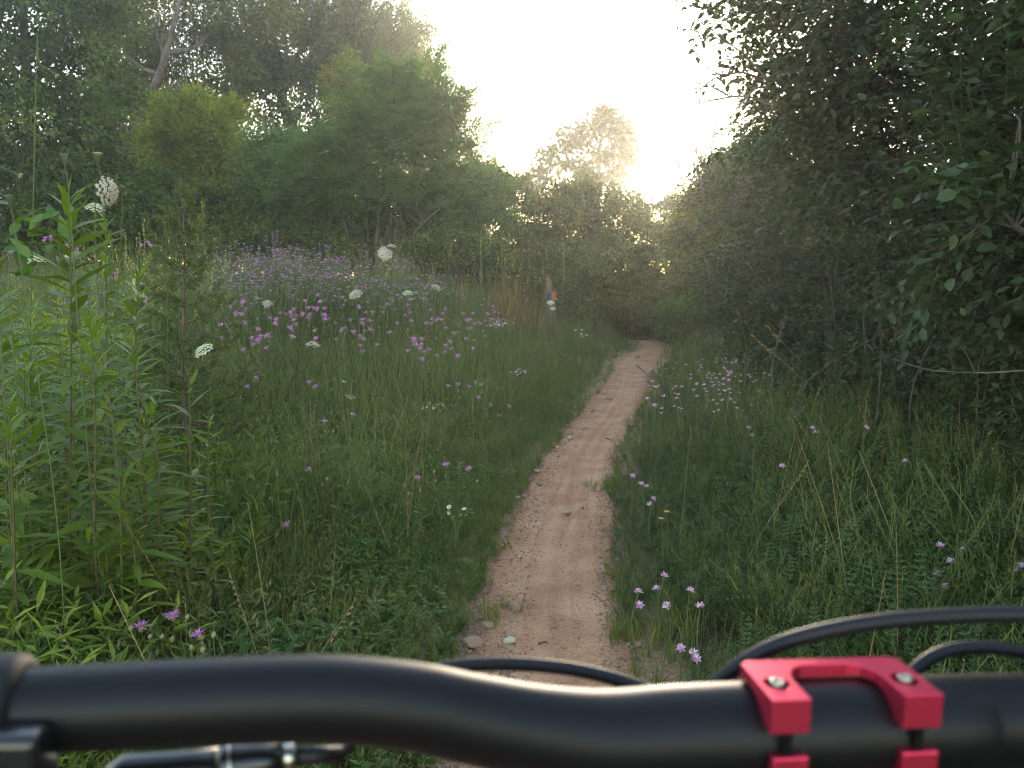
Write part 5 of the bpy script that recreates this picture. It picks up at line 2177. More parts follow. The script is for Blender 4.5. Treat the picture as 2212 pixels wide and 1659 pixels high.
plant('willow_shrub', 'rounded yellow-green willow glowing in front of the dark trees', 'willow', base_at(420, 19.5), [
    L_(440, 290, 19.4, 100, 75, 40), L_(360, 270, 19.6, 55, 55, 16), L_(480, 340, 19.2, 65, 60, 22), L_(390, 350, 19.2, 80, 60, 22), L_(500, 270, 19.6, 35, 45, 9), L_(340, 330, 19.4, 45, 50, 10), L_(470, 430, 19.3, 80, 45, 14), L_(430, 240, 19.6, 70, 35, 12)],
    Q2, .105, 'willow', 'bark_dark', tr=.10, clump=.42, per=150, seed=5, droop=.15, tint0=.6)


def weeping_tree():
    rg = np.random.default_rng(61)
    Y = 27
    base = base_at(790, Y)
    b0 = np.array([base[0], base[1], gz(*base) - .05])
    t = thing('weeping_tree', 'tall weeping tree with hanging strands of pale leaves against the bright sky', 'tree', b0)
    bg, cr = Geo(), Geo()
    tp = curve_pts([b0, D(780, 300, Y), D(775, 120, Y), D(770, -70, Y)], 24)
    tube(bg, tp - b0, .26 * np.linspace(1, .2, 24), 8)
    k = Y * D2 / FPX
    arms = []
    for i in range(64):
        x = rg.uniform(640, 950)
        top = np.interp(x, [600, 700, 800, 870, 950], [-60, -120, -120, -20, 70])
        y = rg.uniform(top, np.interp(x, [600, 800, 900, 950], [230, 260, 190, 150]))
        arms.append(D(x, y, Y + rg.normal(0, 1.3)))
    for c in arms:
        a = tp[int(np.clip(np.searchsorted(tp[:, 2], c[2] - 2.0), 4, 22))]
        lp = curve_pts([a, (a + c) / 2 + np.array([0, 0, .5]), c], 8)
        tube(bg, lp - b0, np.linspace(.05, .012, 8), 4, .5, 0, False)
        tn0 = rg.normal(.5, .18)
        for j in range(22):
            p = lp[rg.integers(3, 8)] + rg.normal(0, .28, 3) * np.array([1, 1, .4])
            L = rg.uniform(.8, 2.4)
            n = int(L * 26)
            u = np.sort(rg.random(n))
            sway = rg.normal(0, .10, 2)
            pos = p[None] + np.stack([sway[0] * u * L + rg.normal(0, .03, n), sway[1] * u * L + rg.normal(0, .03, n), -u * L], -1)
            d = np.stack([rg.normal(0, .45, n), rg.normal(0, .45, n), -np.ones(n)], -1)
            Mx = frames(d, rg.uniform(0, 6.3, n)) * rg.uniform(.09, .15, n)[:, None, None]
            cr.scatter(Q2, Mx, pos - b0, np.clip(tn0 + rg.normal(0, .14, n), 0, 1))
    bg.build('trunk', M['bark_brown'], t, True)
    cr.build('crown', M['weeping'], t)


weeping_tree()
plant('willow_shrub', 'narrow yellowish column of foliage under the weeping tree', 'willow', base_at(735, 24), [
    L_(740, 190, 23.6, 40, 55, 16), L_(730, 260, 23.6, 40, 60, 12), L_(745, 140, 23.8, 26, 30, 6)], Q2, .11, 'willow', 'bark_dark', tr=.07, clump=.42, per=110, seed=6, droop=.4)
plant('leafy_tree', 'hazy olive tree on the right flank of the weeping tree', 'tree', base_at(890, 29), [
    L_(880, 190, 29, 80, 80, 26), L_(900, 110, 29.5, 55, 70, 14), L_(850, 250, 29, 80, 60, 16), L_(930, 250, 29, 60, 60, 12)], Q1, .12, 'tree_olive', 'bark_brown', tr=.16, clump=.62, per=90, seed=7)


def locust():
    rg = np.random.default_rng(71)
    Y = 16.5
    b0 = np.array([*base_at(800, Y), 0.0])
    b0[2] = gz(b0[0], b0[1]) - .05
    t = thing('locust_tree', 'young locust with layered feathery leaves and slanting thin stems before the tall wood', 'tree', b0)
    bg, cr = Geo(), Geo()
    stems = [[b0, D(850, 460, Y), D(900, 340, Y), D(935, 240, Y), D(950, 170, Y)], [b0 + np.array([.1, 0, 0]), D(880, 430, Y), D(950, 350, Y), D(1000, 290, Y)],
             [b0, D(790, 420, Y + .3), D(770, 300, Y + .3), D(760, 200, Y + .3)], [b0 + np.array([-.2, .1, 0]), D(730, 430, Y), D(690, 330, Y), D(660, 270, Y)], [b0, D(830, 380, Y - .2), D(850, 260, Y - .2), D(850, 150, Y - .2)],
             [b0 + np.array([.2, 0, 0]), D(900, 500, Y - .3), D(980, 430, Y - .3), D(1040, 370, Y - .3)]]
    curves = []
    for s in stems:
        c = curve_pts(s, 20)
        curves.append(c)
        tube(bg, c - b0, np.linspace(.040, .014, 20), 6, .5, 0, False)
    lob = [L_(850, 250, Y, 110, 90, 0), L_(740, 320, Y, 110, 70, 0), L_(930, 330, Y, 80, 80, 0), L_(950, 220, Y, 60, 60, 0), L_(800, 400, Y, 130, 60, 0), L_(680, 400, Y, 90, 70, 0), L_(960, 420, Y, 90, 50, 0), L_(850, 165, Y, 60, 35, 0)]
    num = [66, 58, 38, 24, 58, 38, 30, 18]
    for (c, r, _), n in zip(lob, num):
        pts = lobe_points(rg, c, r, n, .25)
        for p in pts:
            cc = curves[rg.integers(len(curves))]
            a = cc[np.argmin(np.linalg.norm(cc - p, axis=1))]
            e = p - a
            if rg.random() < .5:
                tube(bg, curve_pts([a, a + e * .5 + np.array([0, 0, .06]), p], 5) - b0, np.linspace(.010, .004, 5), 4, .5, 0, False)
            m = 10
            az = rg.uniform(0, 6.3, m)
            el = rg.normal(.02, .42, m)
            d = np.stack([np.cos(az) * np.cos(el), np.sin(az) * np.cos(el), np.sin(el)], -1)
            Mx = frames(d, rg.normal(0, .6, m)) * rg.uniform(.27, .46, m)[:, None, None]
            pos = p[None] + rg.normal(0, .17, (m, 3)) * np.array([1, 1, .35])
            cr.scatter(_pin, Mx, pos - b0, np.clip(rg.normal(.5, .16) + rg.normal(0, .1, m), 0, 1))
    # the loose shoots at its right edge, standing out against the sky
    for (x0, y0, x1, y1) in ((900, 220, 950, 150), (920, 210, 975, 195), (905, 270, 985, 240), (920, 320, 1020, 205), (950, 310, 1085, 265), (960, 350, 1070, 300), (880, 190, 930, 115), (975, 360, 1050, 250), (985, 400, 1075, 345), (930, 260, 1000, 215), (920, 170, 965, 100)):
        a, b = D(x0, y0, Y), D(x1, y1, Y)
        lp = curve_pts([a, (a + b) / 2 + np.array([0, 0, .06]), b], 12)
        tube(bg, lp - b0, np.linspace(.008, .003, 12), 4, .5, 0, False)
        for i in range(15):
            p = lp[min(11, 2 + i * 10 // 15)]
            ax = (b - a) / np.linalg.norm(b - a)
            d = ax * .8 + np.array([0, 0, .45 * (1 if i % 2 else -.6)]) + rg.normal(0, .25, 3)
            m3 = frames(np.array([d]), np.array([rg.normal(1.2, .5)]))
            cr.scatter(_pin, m3 * rg.uniform(.22, .36), (p - b0)[None], np.array([rg.uniform(.4, .8)]))
    bg.build('trunk', M['bark_dark'], t, True)
    cr.build('crown', M['locust'], t)


locust()

# --- shrubs along the far side of the meadow
SH = dict(tmpl=Q1, mat='shrub', bark='bark_brown', tr=.035, twigs=True)
def shrub(label, x, Y, lobes, seed, size=.06, mat='shrub', per=95, clump=.34, tmpl=None, **kw):
    return plant('shrub', label, 'shrub', base_at(x, Y), lobes, tmpl or Q1, size, mat, 'bark_brown', tr=.04, clump=clump, per=per, seed=seed, shell=.4, **kw)


shrub('dark shrub in the hollow under the far left tree', 120, 15, [L_(60, 490, 14.5, 140, 60, 26), L_(180, 470, 15, 110, 70, 26), L_(250, 420, 15.6, 90, 80, 24), L_(-80, 480, 14, 120, 90, 20)], 11, .075, 'tree_dark', 120, .42)
shrub('dark shrub below the glowing willow', 440, 17.5, [L_(400, 450, 17.3, 110, 60, 28), L_(500, 470, 17.3, 80, 60, 22), L_(330, 440, 17.6, 80, 70, 20), L_(560, 440, 17.6, 60, 80, 16)], 12, .075, 'tree_dark', 110, .42)
shrub('grey-green shrub left of the locust stems', 640, 17.5, [L_(620, 410, 17.3, 90, 80, 32), L_(690, 460, 17.2, 90, 60, 26), L_(570, 350, 18, 60, 70, 16), L_(640, 490, 17, 100, 40, 18), L_(620, 330, 18, 60, 50, 12)], 13, .065, 'locust', 110, .38)
shrub('dark shrub behind the locust trunk, under its leaves', 880, 17.5, [L_(850, 480, 17.6, 110, 55, 30), L_(940, 470, 17.8, 80, 60, 22), L_(770, 490, 17.6, 80, 50, 18)], 14, .06, 'shrub', 110, .36)
shrub('loose shrub with pinnate shoots right of the locust', 1020, 17, [L_(1010, 440, 17, 70, 55, 24), L_(990, 490, 16.6, 80, 50, 22), L_(1060, 490, 17, 60, 50, 16), L_(1050, 400, 17.6, 45, 40, 9)], 15, .06, 'locust', 100, .34)
shrub('hazy bush behind the gap left of the oak', 1080, 24, [L_(1060, 400, 24, 60, 40, 18), L_(1110, 420, 24, 50, 35, 14), L_(1040, 370, 24.5, 35, 25, 6)], 16, .09, 'shrub', 90, .42)
shrub('broad olive shrub behind the marker post, left half of the hedge', 1180, 18.5, [L_(1150, 470, 18.4, 80, 55, 34), L_(1210, 500, 18.2, 80, 60, 34), L_(1130, 540, 17.6, 70, 45, 22), L_(1220, 570, 17, 60, 45, 20), L_(1180, 430, 19, 50, 30, 10)], 17, .055, 'shrub', 120, .33)
shrub('tallest olive shrub of the middle hedge under the oak', 1290, 19, [L_(1270, 440, 19, 75, 55, 34), L_(1320, 480, 18.8, 75, 60, 34), L_(1280, 540, 18.4, 80, 50, 30), L_(1230, 450, 19.2, 45, 40, 10)], 18, .055, 'shrub', 120, .33)
shrub('low shrub right of the marker post beside the trail end', 1290, 16.4, [L_(1270, 600, 16.4, 60, 45, 24), L_(1320, 590, 16.8, 55, 50, 20), L_(1250, 650, 16, 50, 30, 12), L_(1330, 640, 16.6, 40, 35, 10)], 19, .05, 'shrub', 110, .30)
shrub('brownish shrub where the trail disappears', 1400, 20, [L_(1380, 520, 20, 60, 55, 24), L_(1420, 570, 19.6, 60, 55, 22), L_(1360, 580, 19.4, 50, 55, 18), L_(1430, 500, 20.5, 50, 40, 14), L_(1400, 640, 19.6, 60, 35, 14)], 20, .05, 'shrub', 110, .32)
shrub('small sunlit-edged shrub on the skyline right of the oak', 1440, 24, [L_(1420, 470, 24, 40, 35, 14), L_(1460, 455, 24.5, 35, 30, 10), L_(1490, 470, 24, 40, 30, 10), L_(1385, 465, 24.6, 25, 30, 6)], 21, .08, 'shrub', 80, .36)
shrub('shrub closing the far end of the trail on the right', 1520, 17, [L_(1500, 530, 17.4, 65, 60, 30), L_(1550, 480, 17, 60, 60, 26), L_(1530, 590, 16.6, 65, 45, 24), L_(1480, 600, 17, 50, 45, 14), L_(1570, 420, 16.6, 45, 50, 14)], 22, .055, 'shrub', 120, .32)
shrub('leafy bush behind the thicket, left of the big overhanging one', 1640, 13, [L_(1600, 440, 13.5, 70, 70, 30), L_(1650, 380, 13, 70, 70, 30), L_(1620, 540, 12.6, 80, 60, 30), L_(1560, 570, 13, 60, 60, 20), L_(1690, 470, 12.4, 80, 80, 30), L_(1590, 360, 13.6, 40, 40, 9), L_(1570, 380, 12.6, 55, 50, 22), L_(1535, 445, 12.8, 55, 60, 26), L_(1500, 500, 13.2, 50, 50, 18), L_(1560, 500, 12.4, 60, 60, 22)], 23, .06, 'shrub', 110, .30)
shrub('low yellow-green bush at the trail end, right side', 1480, 15.2, [L_(1500, 665, 15.4, 55, 30, 18), L_(1560, 650, 14.6, 60, 45, 20), L_(1450, 680, 15.8, 40, 25, 9)], 24, .06, 'locust', 90, .28)
shrub('distant low bush beyond the far end of the trail', 1400, 26, [L_(1340, 450, 27, 60, 40, 16), L_(1240, 430, 27, 60, 40, 14), L_(1500, 500, 27, 70, 50, 16)], 25, .09, 'shrub', 80, .45)
shrub('dark bush behind the locust on the skyline', 960, 26, [L_(960, 330, 26, 70, 70, 20), L_(1010, 390, 26, 60, 50, 16), L_(900, 380, 26, 80, 70, 20), L_(740, 420, 26, 100, 90, 26), L_(600, 400, 27, 100, 100, 26)], 26, .10, 'shrub', 90, .50)
shrub('dark bushes deep in the wood behind the willow', 380, 27, [L_(420, 420, 27, 130, 110, 34), L_(250, 400, 27, 120, 120, 30), L_(540, 400, 28, 90, 110, 24), L_(100, 400, 24, 140, 130, 30)], 27, .12, 'tree_dark', 90, .65)

# --- undergrowth that closes the foot of the wood
for i, (lab, x, Y, lobes) in enumerate([
    ('thick undergrowth below the far left tree, behind the tall goldenrods', 60, 15.5, [L_(-40, 565, 15, 120, 74, 31), L_(90, 555, 15.4, 110, 74, 31)]),
    ('thick undergrowth behind the yellow spikes, left of the cedar tip', 250, 16, [L_(220, 545, 16, 100, 69, 31), L_(310, 545, 16.2, 70, 64, 23)]),
    ('dark undergrowth right of the cedar tip behind the brown bud', 450, 16.8, [L_(420, 535, 16.8, 90, 64, 31), L_(520, 530, 17, 70, 69, 26)]),
    ('grey-green undergrowth behind the loosestrife spire', 620, 17, [L_(610, 535, 17, 80, 59, 28), L_(690, 535, 17, 70, 59, 26)]),
    ('undergrowth at the foot of the locust stems', 800, 17, [L_(780, 545, 17, 80, 54, 28), L_(860, 550, 17, 70, 54, 26)]),
    ('undergrowth between the locust foot and the reddish grass', 960, 16.8, [L_(940, 560, 16.8, 70, 54, 26), L_(1020, 575, 16.6, 70, 54, 26)]),
    ('dark low shrub behind the reddish grass clumps', 1120, 17, [L_(1090, 605, 17, 60, 59, 26), L_(1160, 625, 16.8, 60, 59, 26)]),
    ('low shrub directly behind the marker post', 1210, 16.5, [L_(1210, 655, 16.3, 60, 54, 26), L_(1250, 625, 16.6, 60, 59, 26)]),
    ('low dark shrub where the trail bends out of sight', 1380, 19.6, [L_(1370, 665, 19.6, 60, 64, 28), L_(1430, 665, 20, 60, 64, 28), L_(1340, 635, 19, 50, 64, 20)]),
    ('low grassy shrub filling the gap straight behind the end of the trail', 1395, 20.5, [L_(1370, 715, 20.5, 60, 54, 26), L_(1440, 715, 20.8, 60, 54, 26), L_(1320, 695, 20, 50, 54, 18)]),
    ('dark shrub filling the hollow right behind the pink patch', 560, 15.6, [L_(490, 545, 15.6, 60, 40, 16), L_(560, 545, 15.8, 70, 40, 18), L_(640, 545, 16, 60, 40, 16), L_(710, 550, 16, 60, 40, 16)]),
    ('low dark shrub right of the locust foot behind the pale grasses', 1000, 15.8, [L_(960, 545, 15.8, 60, 40, 16), L_(1040, 550, 16, 60, 45, 16), L_(870, 550, 15.8, 60, 36, 14)]),
    ('low dark shrub behind the three leaning seed stalks', 1850, 9.2, [L_(1850, 600, 9.2, 90, 80, 26), L_(1960, 620, 9.0, 90, 90, 26), L_(1760, 640, 9.4, 70, 60, 18)]),
    ('low shrub on the right of the vanishing trail', 1480, 18, [L_(1490, 645, 18, 60, 74, 28), L_(1540, 645, 17.4, 60, 74, 28)]),
]):
    plant('shrub', lab, 'shrub', base_at(x, Y), lobes, Q1, .062, 'tree_dark' if i < 3 else 'shrub', 'bark_brown', tr=.035, clump=.38, per=90, seed=120 + i, shell=.2, limbs=True)

# --- the far wood beyond everything, one mass
g = Geo()
rg = np.random.default_rng(66)
n = 1500
x = rg.uniform(-48, 48, n)
y = rg.uniform(38, 50, n)
top = 2.6 + 2.4 * fbm(x * .22, x * 0) + 2.6 * smooth(3, 14, np.abs(x - 5))
z = rg.random(n) ** .8 * top + ground_z(x, y)
leaf_cloud(g, rg, np.stack([x, y, z - .3], -1), rg.uniform(.7, 1.2, n), np.full(n, 90), Q1, .26, .2, None, .5, .45, .2)
tag(g.build('far_wood', M['shrub']), 'distant low wood closing the horizon behind the trees', 'wood', kind='stuff')

# --- the oak on the skyline
plant('oak_tree', 'lone oak on the skyline with lobed airy crown against the bright sky', 'oak', base_at(1290, 42), [
    L_(1310, 262, 42, 26, 24, 10), L_(1280, 285, 42, 34, 26, 12), L_(1345, 300, 42, 28, 30, 11), L_(1230, 305, 42, 32, 24, 10), L_(1290, 335, 42, 40, 24, 12), L_(1200, 340, 42, 34, 22, 10), L_(1340, 350, 42, 30, 24, 8), L_(1245, 360, 42, 46, 20, 11), L_(1165, 375, 42, 34, 18, 8),
    L_(1310, 385, 42, 50, 18, 10), L_(1150, 400, 42, 26, 14, 5), L_(1355, 330, 42, 14, 20, 4), L_(1300, 240, 42, 14, 12, 4), L_(1230, 400, 42, 60, 14, 8), L_(1340, 265, 42, 20, 18, 6)],
    Q3, .19, 'oak', 'bark_brown', trunk=[D(1290, 560, 42), D(1290, 420, 42), D(1296, 330, 42), D(1303, 245, 42)], tr=.20, clump=.52, per=26, seed=31, shell=.35)

# ================================================================ the dark thicket on the right
OV = [ovate_leaf(1, .52, .12), ovate_leaf(1, .60, .22), ovate_leaf(1, .46, .05)]


def ovate_light(L=1.0, w=.52, droop=.12, cup=.10):
    v = np.array([(0, 0, 0), (w * .46, .33 * L, cup * .4 * L - droop * .1 * L), (w * .34, .7 * L, cup * .3 * L - droop * .5 * L), (0, L, -droop * L), (-w * .34, .7 * L, cup * .3 * L - droop * .5 * L), (-w * .46, .33 * L, cup * .4 * L - droop * .1 * L), (0, .5 * L, -droop * .25 * L)])
    return v, np.array([[0, 1, 6], [1, 2, 6], [2, 3, 6], [3, 4, 6], [4, 5, 6], [5, 0, 6]])


OVQ = Geo().add(*quad_leaf(1, .5, .12), .5)
OVL = [ovate_light(1, .52, .12), ovate_light(1, .60, .22), ovate_light(1, .46, .05)]


def in_lobes(rg, lobes):
    return np.concatenate([lobe_points(rg, c, r, n, .30) for c, r, n in lobes])


def buckthorn(label, base, lobes, stems, seed, leaf=.055, single=300, dens=1.0, bark='bark_dark'):
    """an overhanging bush: stems, forking twigs, and leaves set along the twigs"""
    rg = np.random.default_rng(seed)
    b0 = np.array([base[0], base[1], gz(*base) - .03])
    t = thing('buckthorn', label, 'buckthorn', b0)
    bg = Geo()
    sc = []
    for s in stems:
        c = curve_pts(s, 22)
        sc.append(c)
        tube(bg, c - b0, np.linspace(.030, .008, 22) * rg.uniform(.7, 1.2), 6, .5, 0, False)
    allp = np.concatenate(sc)
    pos, dirs, rolls, siz = [], [], [], []
    for c, r, n in lobes:
        for p in lobe_points(rg, c, r, int(n * dens * 1.35), .25):
            a = allp[np.argmin(np.linalg.norm(allp - p, axis=1) + rg.random(len(allp)) * .3)]
            e = p - a
            L = np.linalg.norm(e)
            if L < .05:
                continue
            tw = curve_pts([a, a + e * .5 + np.array([0, 0, .10 * L]) + rg.normal(0, .04, 3), p], 8)
            if rg.random() < .55:
                tube(bg, tw - b0, np.linspace(.0055, .0016, 8), 4, .5, 0, False)
            # leafy end shoots
            for k in range(9):
                ax = e / L * .7 + rg.normal(0, .6, 3)
                ax[2] -= .15
                ax /= np.linalg.norm(ax)
                o = tw[rg.integers(4, 8)]
                sl = rg.uniform(.14, .30)
                if rg.random() < .4:
                    tube(bg, np.array([o, o + ax * sl * .5 + np.array([0, 0, .01]), o + ax * sl]) - b0, [.002, .0016, .001], 3, .5, 0, False)
                m = int(sl / .030)
                for i in range(m):
                    u = (i + .5) / m
                    side = 1 if i % 2 else -1
                    lat = np.cross(ax, [0, 0, 1.0])
                    lat /= np.linalg.norm(lat) + 1e-6
                    d = ax * .55 + lat * side * .8 + np.array([0, 0, -.12]) + rg.normal(0, .28, 3)
                    pos.append(o + ax * sl * u)
                    dirs.append(d)
                    rolls.append(rg.normal(0, .45))
                    siz.append(leaf * rg.uniform(.6, 1.25))
    pos, dirs, rolls, siz = np.array(pos), np.array(dirs), np.array(rolls), np.array(siz)
    Mx = frames(dirs, rolls) * siz[:, None, None]
    bg.build('stems', M[bark], t, True)
    px, py, z = to_px(pos)
    show = np.where((px > -20) & (px < 1044) & (py > -20) & (py < 740) & (z > .3), siz / np.maximum(z, .3), 0)
    order = np.argsort(-show)
    big = order[:single] if single else order[:0]
    rest = order[single:] if single else order
    mid = rest[show[rest] * FPX > 7]
    small = rest[show[rest] * FPX <= 7]
    lv = Geo()
    for k in range(3):
        w = mid[mid % 3 == k]
        v, f = OVL[k]
        lv.scatter(Geo().add(v, f, .5), Mx[w], pos[w] - b0, np.clip(rg.normal(.5, .2, len(w)), 0, 1))
    lv.scatter(Q1, Mx[small], pos[small] - b0, np.clip(rg.normal(.5, .2, len(small)), 0, 1))
    o = lv.build('foliage', M['buckthorn'], t)
    o['kind'] = 'stuff'
    ms = BL
    for i in big:
        o = link('leaf', ms[int(i) % len(ms)], t)
        m3, p = Mx[i], pos[i] - b0
        o.matrix_local = Matrix(((*m3[0], p[0]), (*m3[1], p[1]), (*m3[2], p[2]), (0, 0, 0, 1)))
    return t


BL = [Geo().add(*OV[k], tn).mesh('leaf', M['buckthorn'], True) for k in range(3) for tn in (.35, .65)]


def W(*c):
    return np.array(c, float)


buckthorn('big dark buckthorn overhanging the right verge with broad leaves against the sky', (2.75, 4.7), [
    (W(2.55, 4.9, 2.75), W(1.25, 1.2, 1.0), 120), (W(1.62, 4.6, 2.75), W(.70, .7, .62), 70), (W(1.5, 4.3, 2.2), W(.35, .5, .35), 16), (W(2.3, 4.5, 1.85), W(1.0, .9, .65), 90), (W(3.4, 4.6, 2.2), W(1.2, 1.1, 1.5), 110),
    (W(2.6, 3.9, 1.28), W(.9, .7, .36), 60), (W(1.75, 5.0, 2.05), W(.55, .7, .5), 34), (W(2.6, 4.8, 3.9), W(1.5, 1.3, 1.0), 90), (W(3.6, 4.2, 4.2), W(1.3, 1.3, 1.2), 60)],  # the two topmost lobes rise out of view, added to darken the thicket
    [[W(2.75, 4.7, .05), W(2.7, 4.7, 1.0), W(2.5, 4.7, 2.0), W(2.3, 4.7, 3.2)], [W(2.85, 4.7, .05), W(3.0, 4.6, 1.2), W(3.2, 4.5, 2.4), W(3.3, 4.5, 3.4)], [W(2.65, 4.65, .05), W(2.3, 4.6, 1.1), W(1.95, 4.6, 2.0), W(1.6, 4.6, 2.8)],
     [W(2.8, 4.6, .05), W(2.75, 4.1, .9), W(2.5, 3.8, 1.3), W(2.1, 3.7, 1.4)], [W(2.9, 4.8, .05), W(2.9, 4.9, 1.4), W(2.7, 5.1, 2.6), W(2.5, 5.2, 3.8)]], 41, .050, 300, 1.25)
buckthorn('nearest buckthorn at the right border with the largest pale-lit leaves', (2.6, 3.2), [
    (W(1.95, 3.1, 2.15), W(.60, .5, .70), 70), (W(1.95, 3.1, 1.30), W(.50, .4, .24), 34), (W(2.1, 3.1, 3.0), W(.8, .6, .6), 50), (W(1.36, 2.75, 1.58), W(.16, .2, .10), 5), (W(2.4, 3.2, 1.6), W(.6, .5, .5), 40), (W(2.2, 2.1, 3.0), W(1.0, .9, .5), 60), (W(2.3, 1.0, 2.9), W(.9, .8, .5), 44)],  # last two lobes hang unseen overhead, added to shade the right verge
    [[W(2.6, 3.2, .05), W(2.5, 3.2, 1.0), W(2.2, 3.1, 2.0), W(2.1, 3.1, 3.0)], [W(2.65, 3.2, .05), W(2.8, 3.1, 1.2), W(2.7, 3.0, 2.4)], [W(2.6, 3.1, .05), W(2.3, 3.0, .9), W(1.9, 2.95, 1.35), W(1.6, 2.9, 1.5)], [W(2.6, 3.1, .05), W(2.6, 2.9, 1.4), W(2.4, 2.3, 2.5), W(2.2, 1.2, 3.0)]], 42, .056, 300)
buckthorn('buckthorn behind the big overhanging one, its left shoulder in the hazy light', (3.1, 8.2), [
    (W(2.75, 8.2, 1.8), W(1.05, 1.1, .8), 90), (W(2.3, 7.8, 1.2), W(.7, .8, .5), 50), (W(3.6, 8.0, 2.4), W(1.2, 1.2, 1.3), 90), (W(2.5, 8.6, 2.6), W(.7, .8, .6), 40)],
    [[W(3.1, 8.2, .05), W(3.0, 8.2, 1.0), W(2.8, 8.2, 2.0), W(2.6, 8.3, 2.9)], [W(3.2, 8.2, .05), W(3.5, 8.1, 1.2), W(3.6, 8.0, 2.8)], [W(3.0, 8.1, .05), W(2.6, 8.0, .8), W(2.2, 7.8, 1.4)]], 43, .055, 0)
buckthorn('buckthorn with yellowing leaves in the middle distance of the thicket', (3.6, 11.4), [
    (W(3.3, 11.2, 1.7), W(1.0, 1.1, .9), 80), (W(2.9, 10.8, 1.0), W(.8, .8, .5), 50), (W(4.4, 11.2, 2.4), W(1.2, 1.2, 1.4), 80), (W(3.4, 11.6, 2.7), W(.8, .8, .6), 36)],
    [[W(3.6, 11.4, .05), W(3.5, 11.3, 1.2), W(3.3, 11.2, 2.6)], [W(3.7, 11.4, .05), W(4.1, 11.3, 1.4), W(4.4, 11.2, 3.0)], [W(3.5, 11.3, .05), W(3.1, 11.0, .9), W(2.8, 10.8, 1.4)]], 44, .055, 0)
# the depth of the thicket, with shrubs out of view added to block light
DEEP = ['dense dark shrub behind the nearest large-leaved buckthorn', 'tall dense shrub filling the thicket behind the big overhanging buckthorn', 'dense shrub at the back of the thicket beside the far buckthorn', 'dense shrub beside the handlebar end, out at the right border',
        'tallest dense shrub deep in the thicket at the right border', 'low dense shrub on the thicket floor behind the dead branch', 'low dense shrub on the thicket floor under the big overhanging buckthorn',
        'dense shrub closing the thicket behind the yellowing buckthorn', 'dense shrub at the far right end of the thicket', 'broad dense shrub far back in the thicket', 'low dense shrub at the foot of the yellowing buckthorn', 'low dense shrub at the foot of the hazy-shouldered buckthorn', 'dense shrub beside the handlebar end, nearest the rider', 'tall dense shrub behind the rider on the thicket side']
for i, (x, y, z, r) in enumerate([(4.6, 3.4, 2.0, 1.3), (4.9, 6.2, 2.2, 1.5), (5.4, 9.0, 2.4, 1.6), (4.4, 1.2, 1.8, 1.2), (6.8, 5.0, 2.6, 1.8), (3.9, 6.6, 1.0, .9), (4.0, 5.0, .9, .8), (4.6, 13.5, 2.2, 1.7), (6.6, 16.0, 2.8, 2.2), (7.5, 10.0, 2.8, 2.2), (3.9, 11.2, .8, 1.0), (3.3, 8.4, .7, .9), (3.6, .2, 1.9, 1.3), (5.2, -1.2, 2.4, 1.6)]):
    plant('shrub', DEEP[i], 'shrub', (x, y), [(W(x, y, z), W(r, r, z * .85), 60), (W(x, y, z * .5), W(r, r, z * .45), 24)],
          Q3, .062, 'buckthorn', 'bark_dark', tr=.05, clump=.36, per=70, seed=80 + i, shell=.3)


for i, (x, y, z, rx, rz_, lab) in enumerate([
    (2.72, 4.5, .45, .48, .42, 'low dark leafy bush at the foot of the big overhanging buckthorn'),
    (2.62, 5.4, .50, .52, .46, 'low dark leafy bush just beyond the foot of the big overhanging buckthorn'),
    (2.42, 6.5, .50, .50, .46, 'low dark leafy bush where the leaning seed stalks rise'),
    (2.45, 7.8, .52, .52, .48, 'low dark leafy bush behind the leaning seed stalks'),
    (2.60, 3.7, .40, .45, .36, 'low dark leafy bush under the nearest large-leaved buckthorn'),
    (3.25, 4.9, .7, .6, .65, 'dark leafy bush filling the gap between the buckthorn stems'),
    (3.1, 6.2, .7, .6, .65, 'dark leafy bush deep behind the pale dead branch')]):
    plant('shrub', lab, 'shrub', (x, y), [(W(x, y, z + gz(x, y)), W(rx, rx, rz_), 34)], OVQ, .045, 'buckthorn', 'bark_dark', tr=.012, clump=.20, per=34, seed=210 + i, shell=.2)


def bare_bush(name, label, cat, base, shoots, seed, mat='twig_grey', r=.008):
    rg = np.random.default_rng(seed)
    b0 = np.asarray(base, float)
    t = thing(name, label, cat, b0)
    for s in shoots:
        g = Geo()
        c = curve_pts(s, 12)
        tube(g, c - b0, np.linspace(r, r * .3, 12), 5, .5, 0, False)
        e = c[-1] - c[0]
        L = np.linalg.norm(e)
        for k in range(9):
            u = rg.integers(3, 11)
            d = e / L + rg.normal(0, .55, 3)
            d[1] *= .5
            l2 = L * rg.uniform(.10, .26)
            q_ = curve_pts([c[u], c[u] + d * l2 * .5 + rg.normal(0, .02 * L, 3), c[u] + d * l2 + np.array([0, 0, .03 * L])], 5)
            tube(g, q_ - b0, np.linspace(r * .45, r * .18, 5), 3, .5, 0, False)
            for j in range(3):
                d3 = d + rg.normal(0, .6, 3)
                p = q_[rg.integers(1, 5)]
                tube(g, np.array([p, p + d3 * l2 * .3]) - b0, [r * .22, r * .12], 3, .5, 0, False)
        g.build('branch', M[mat], t)


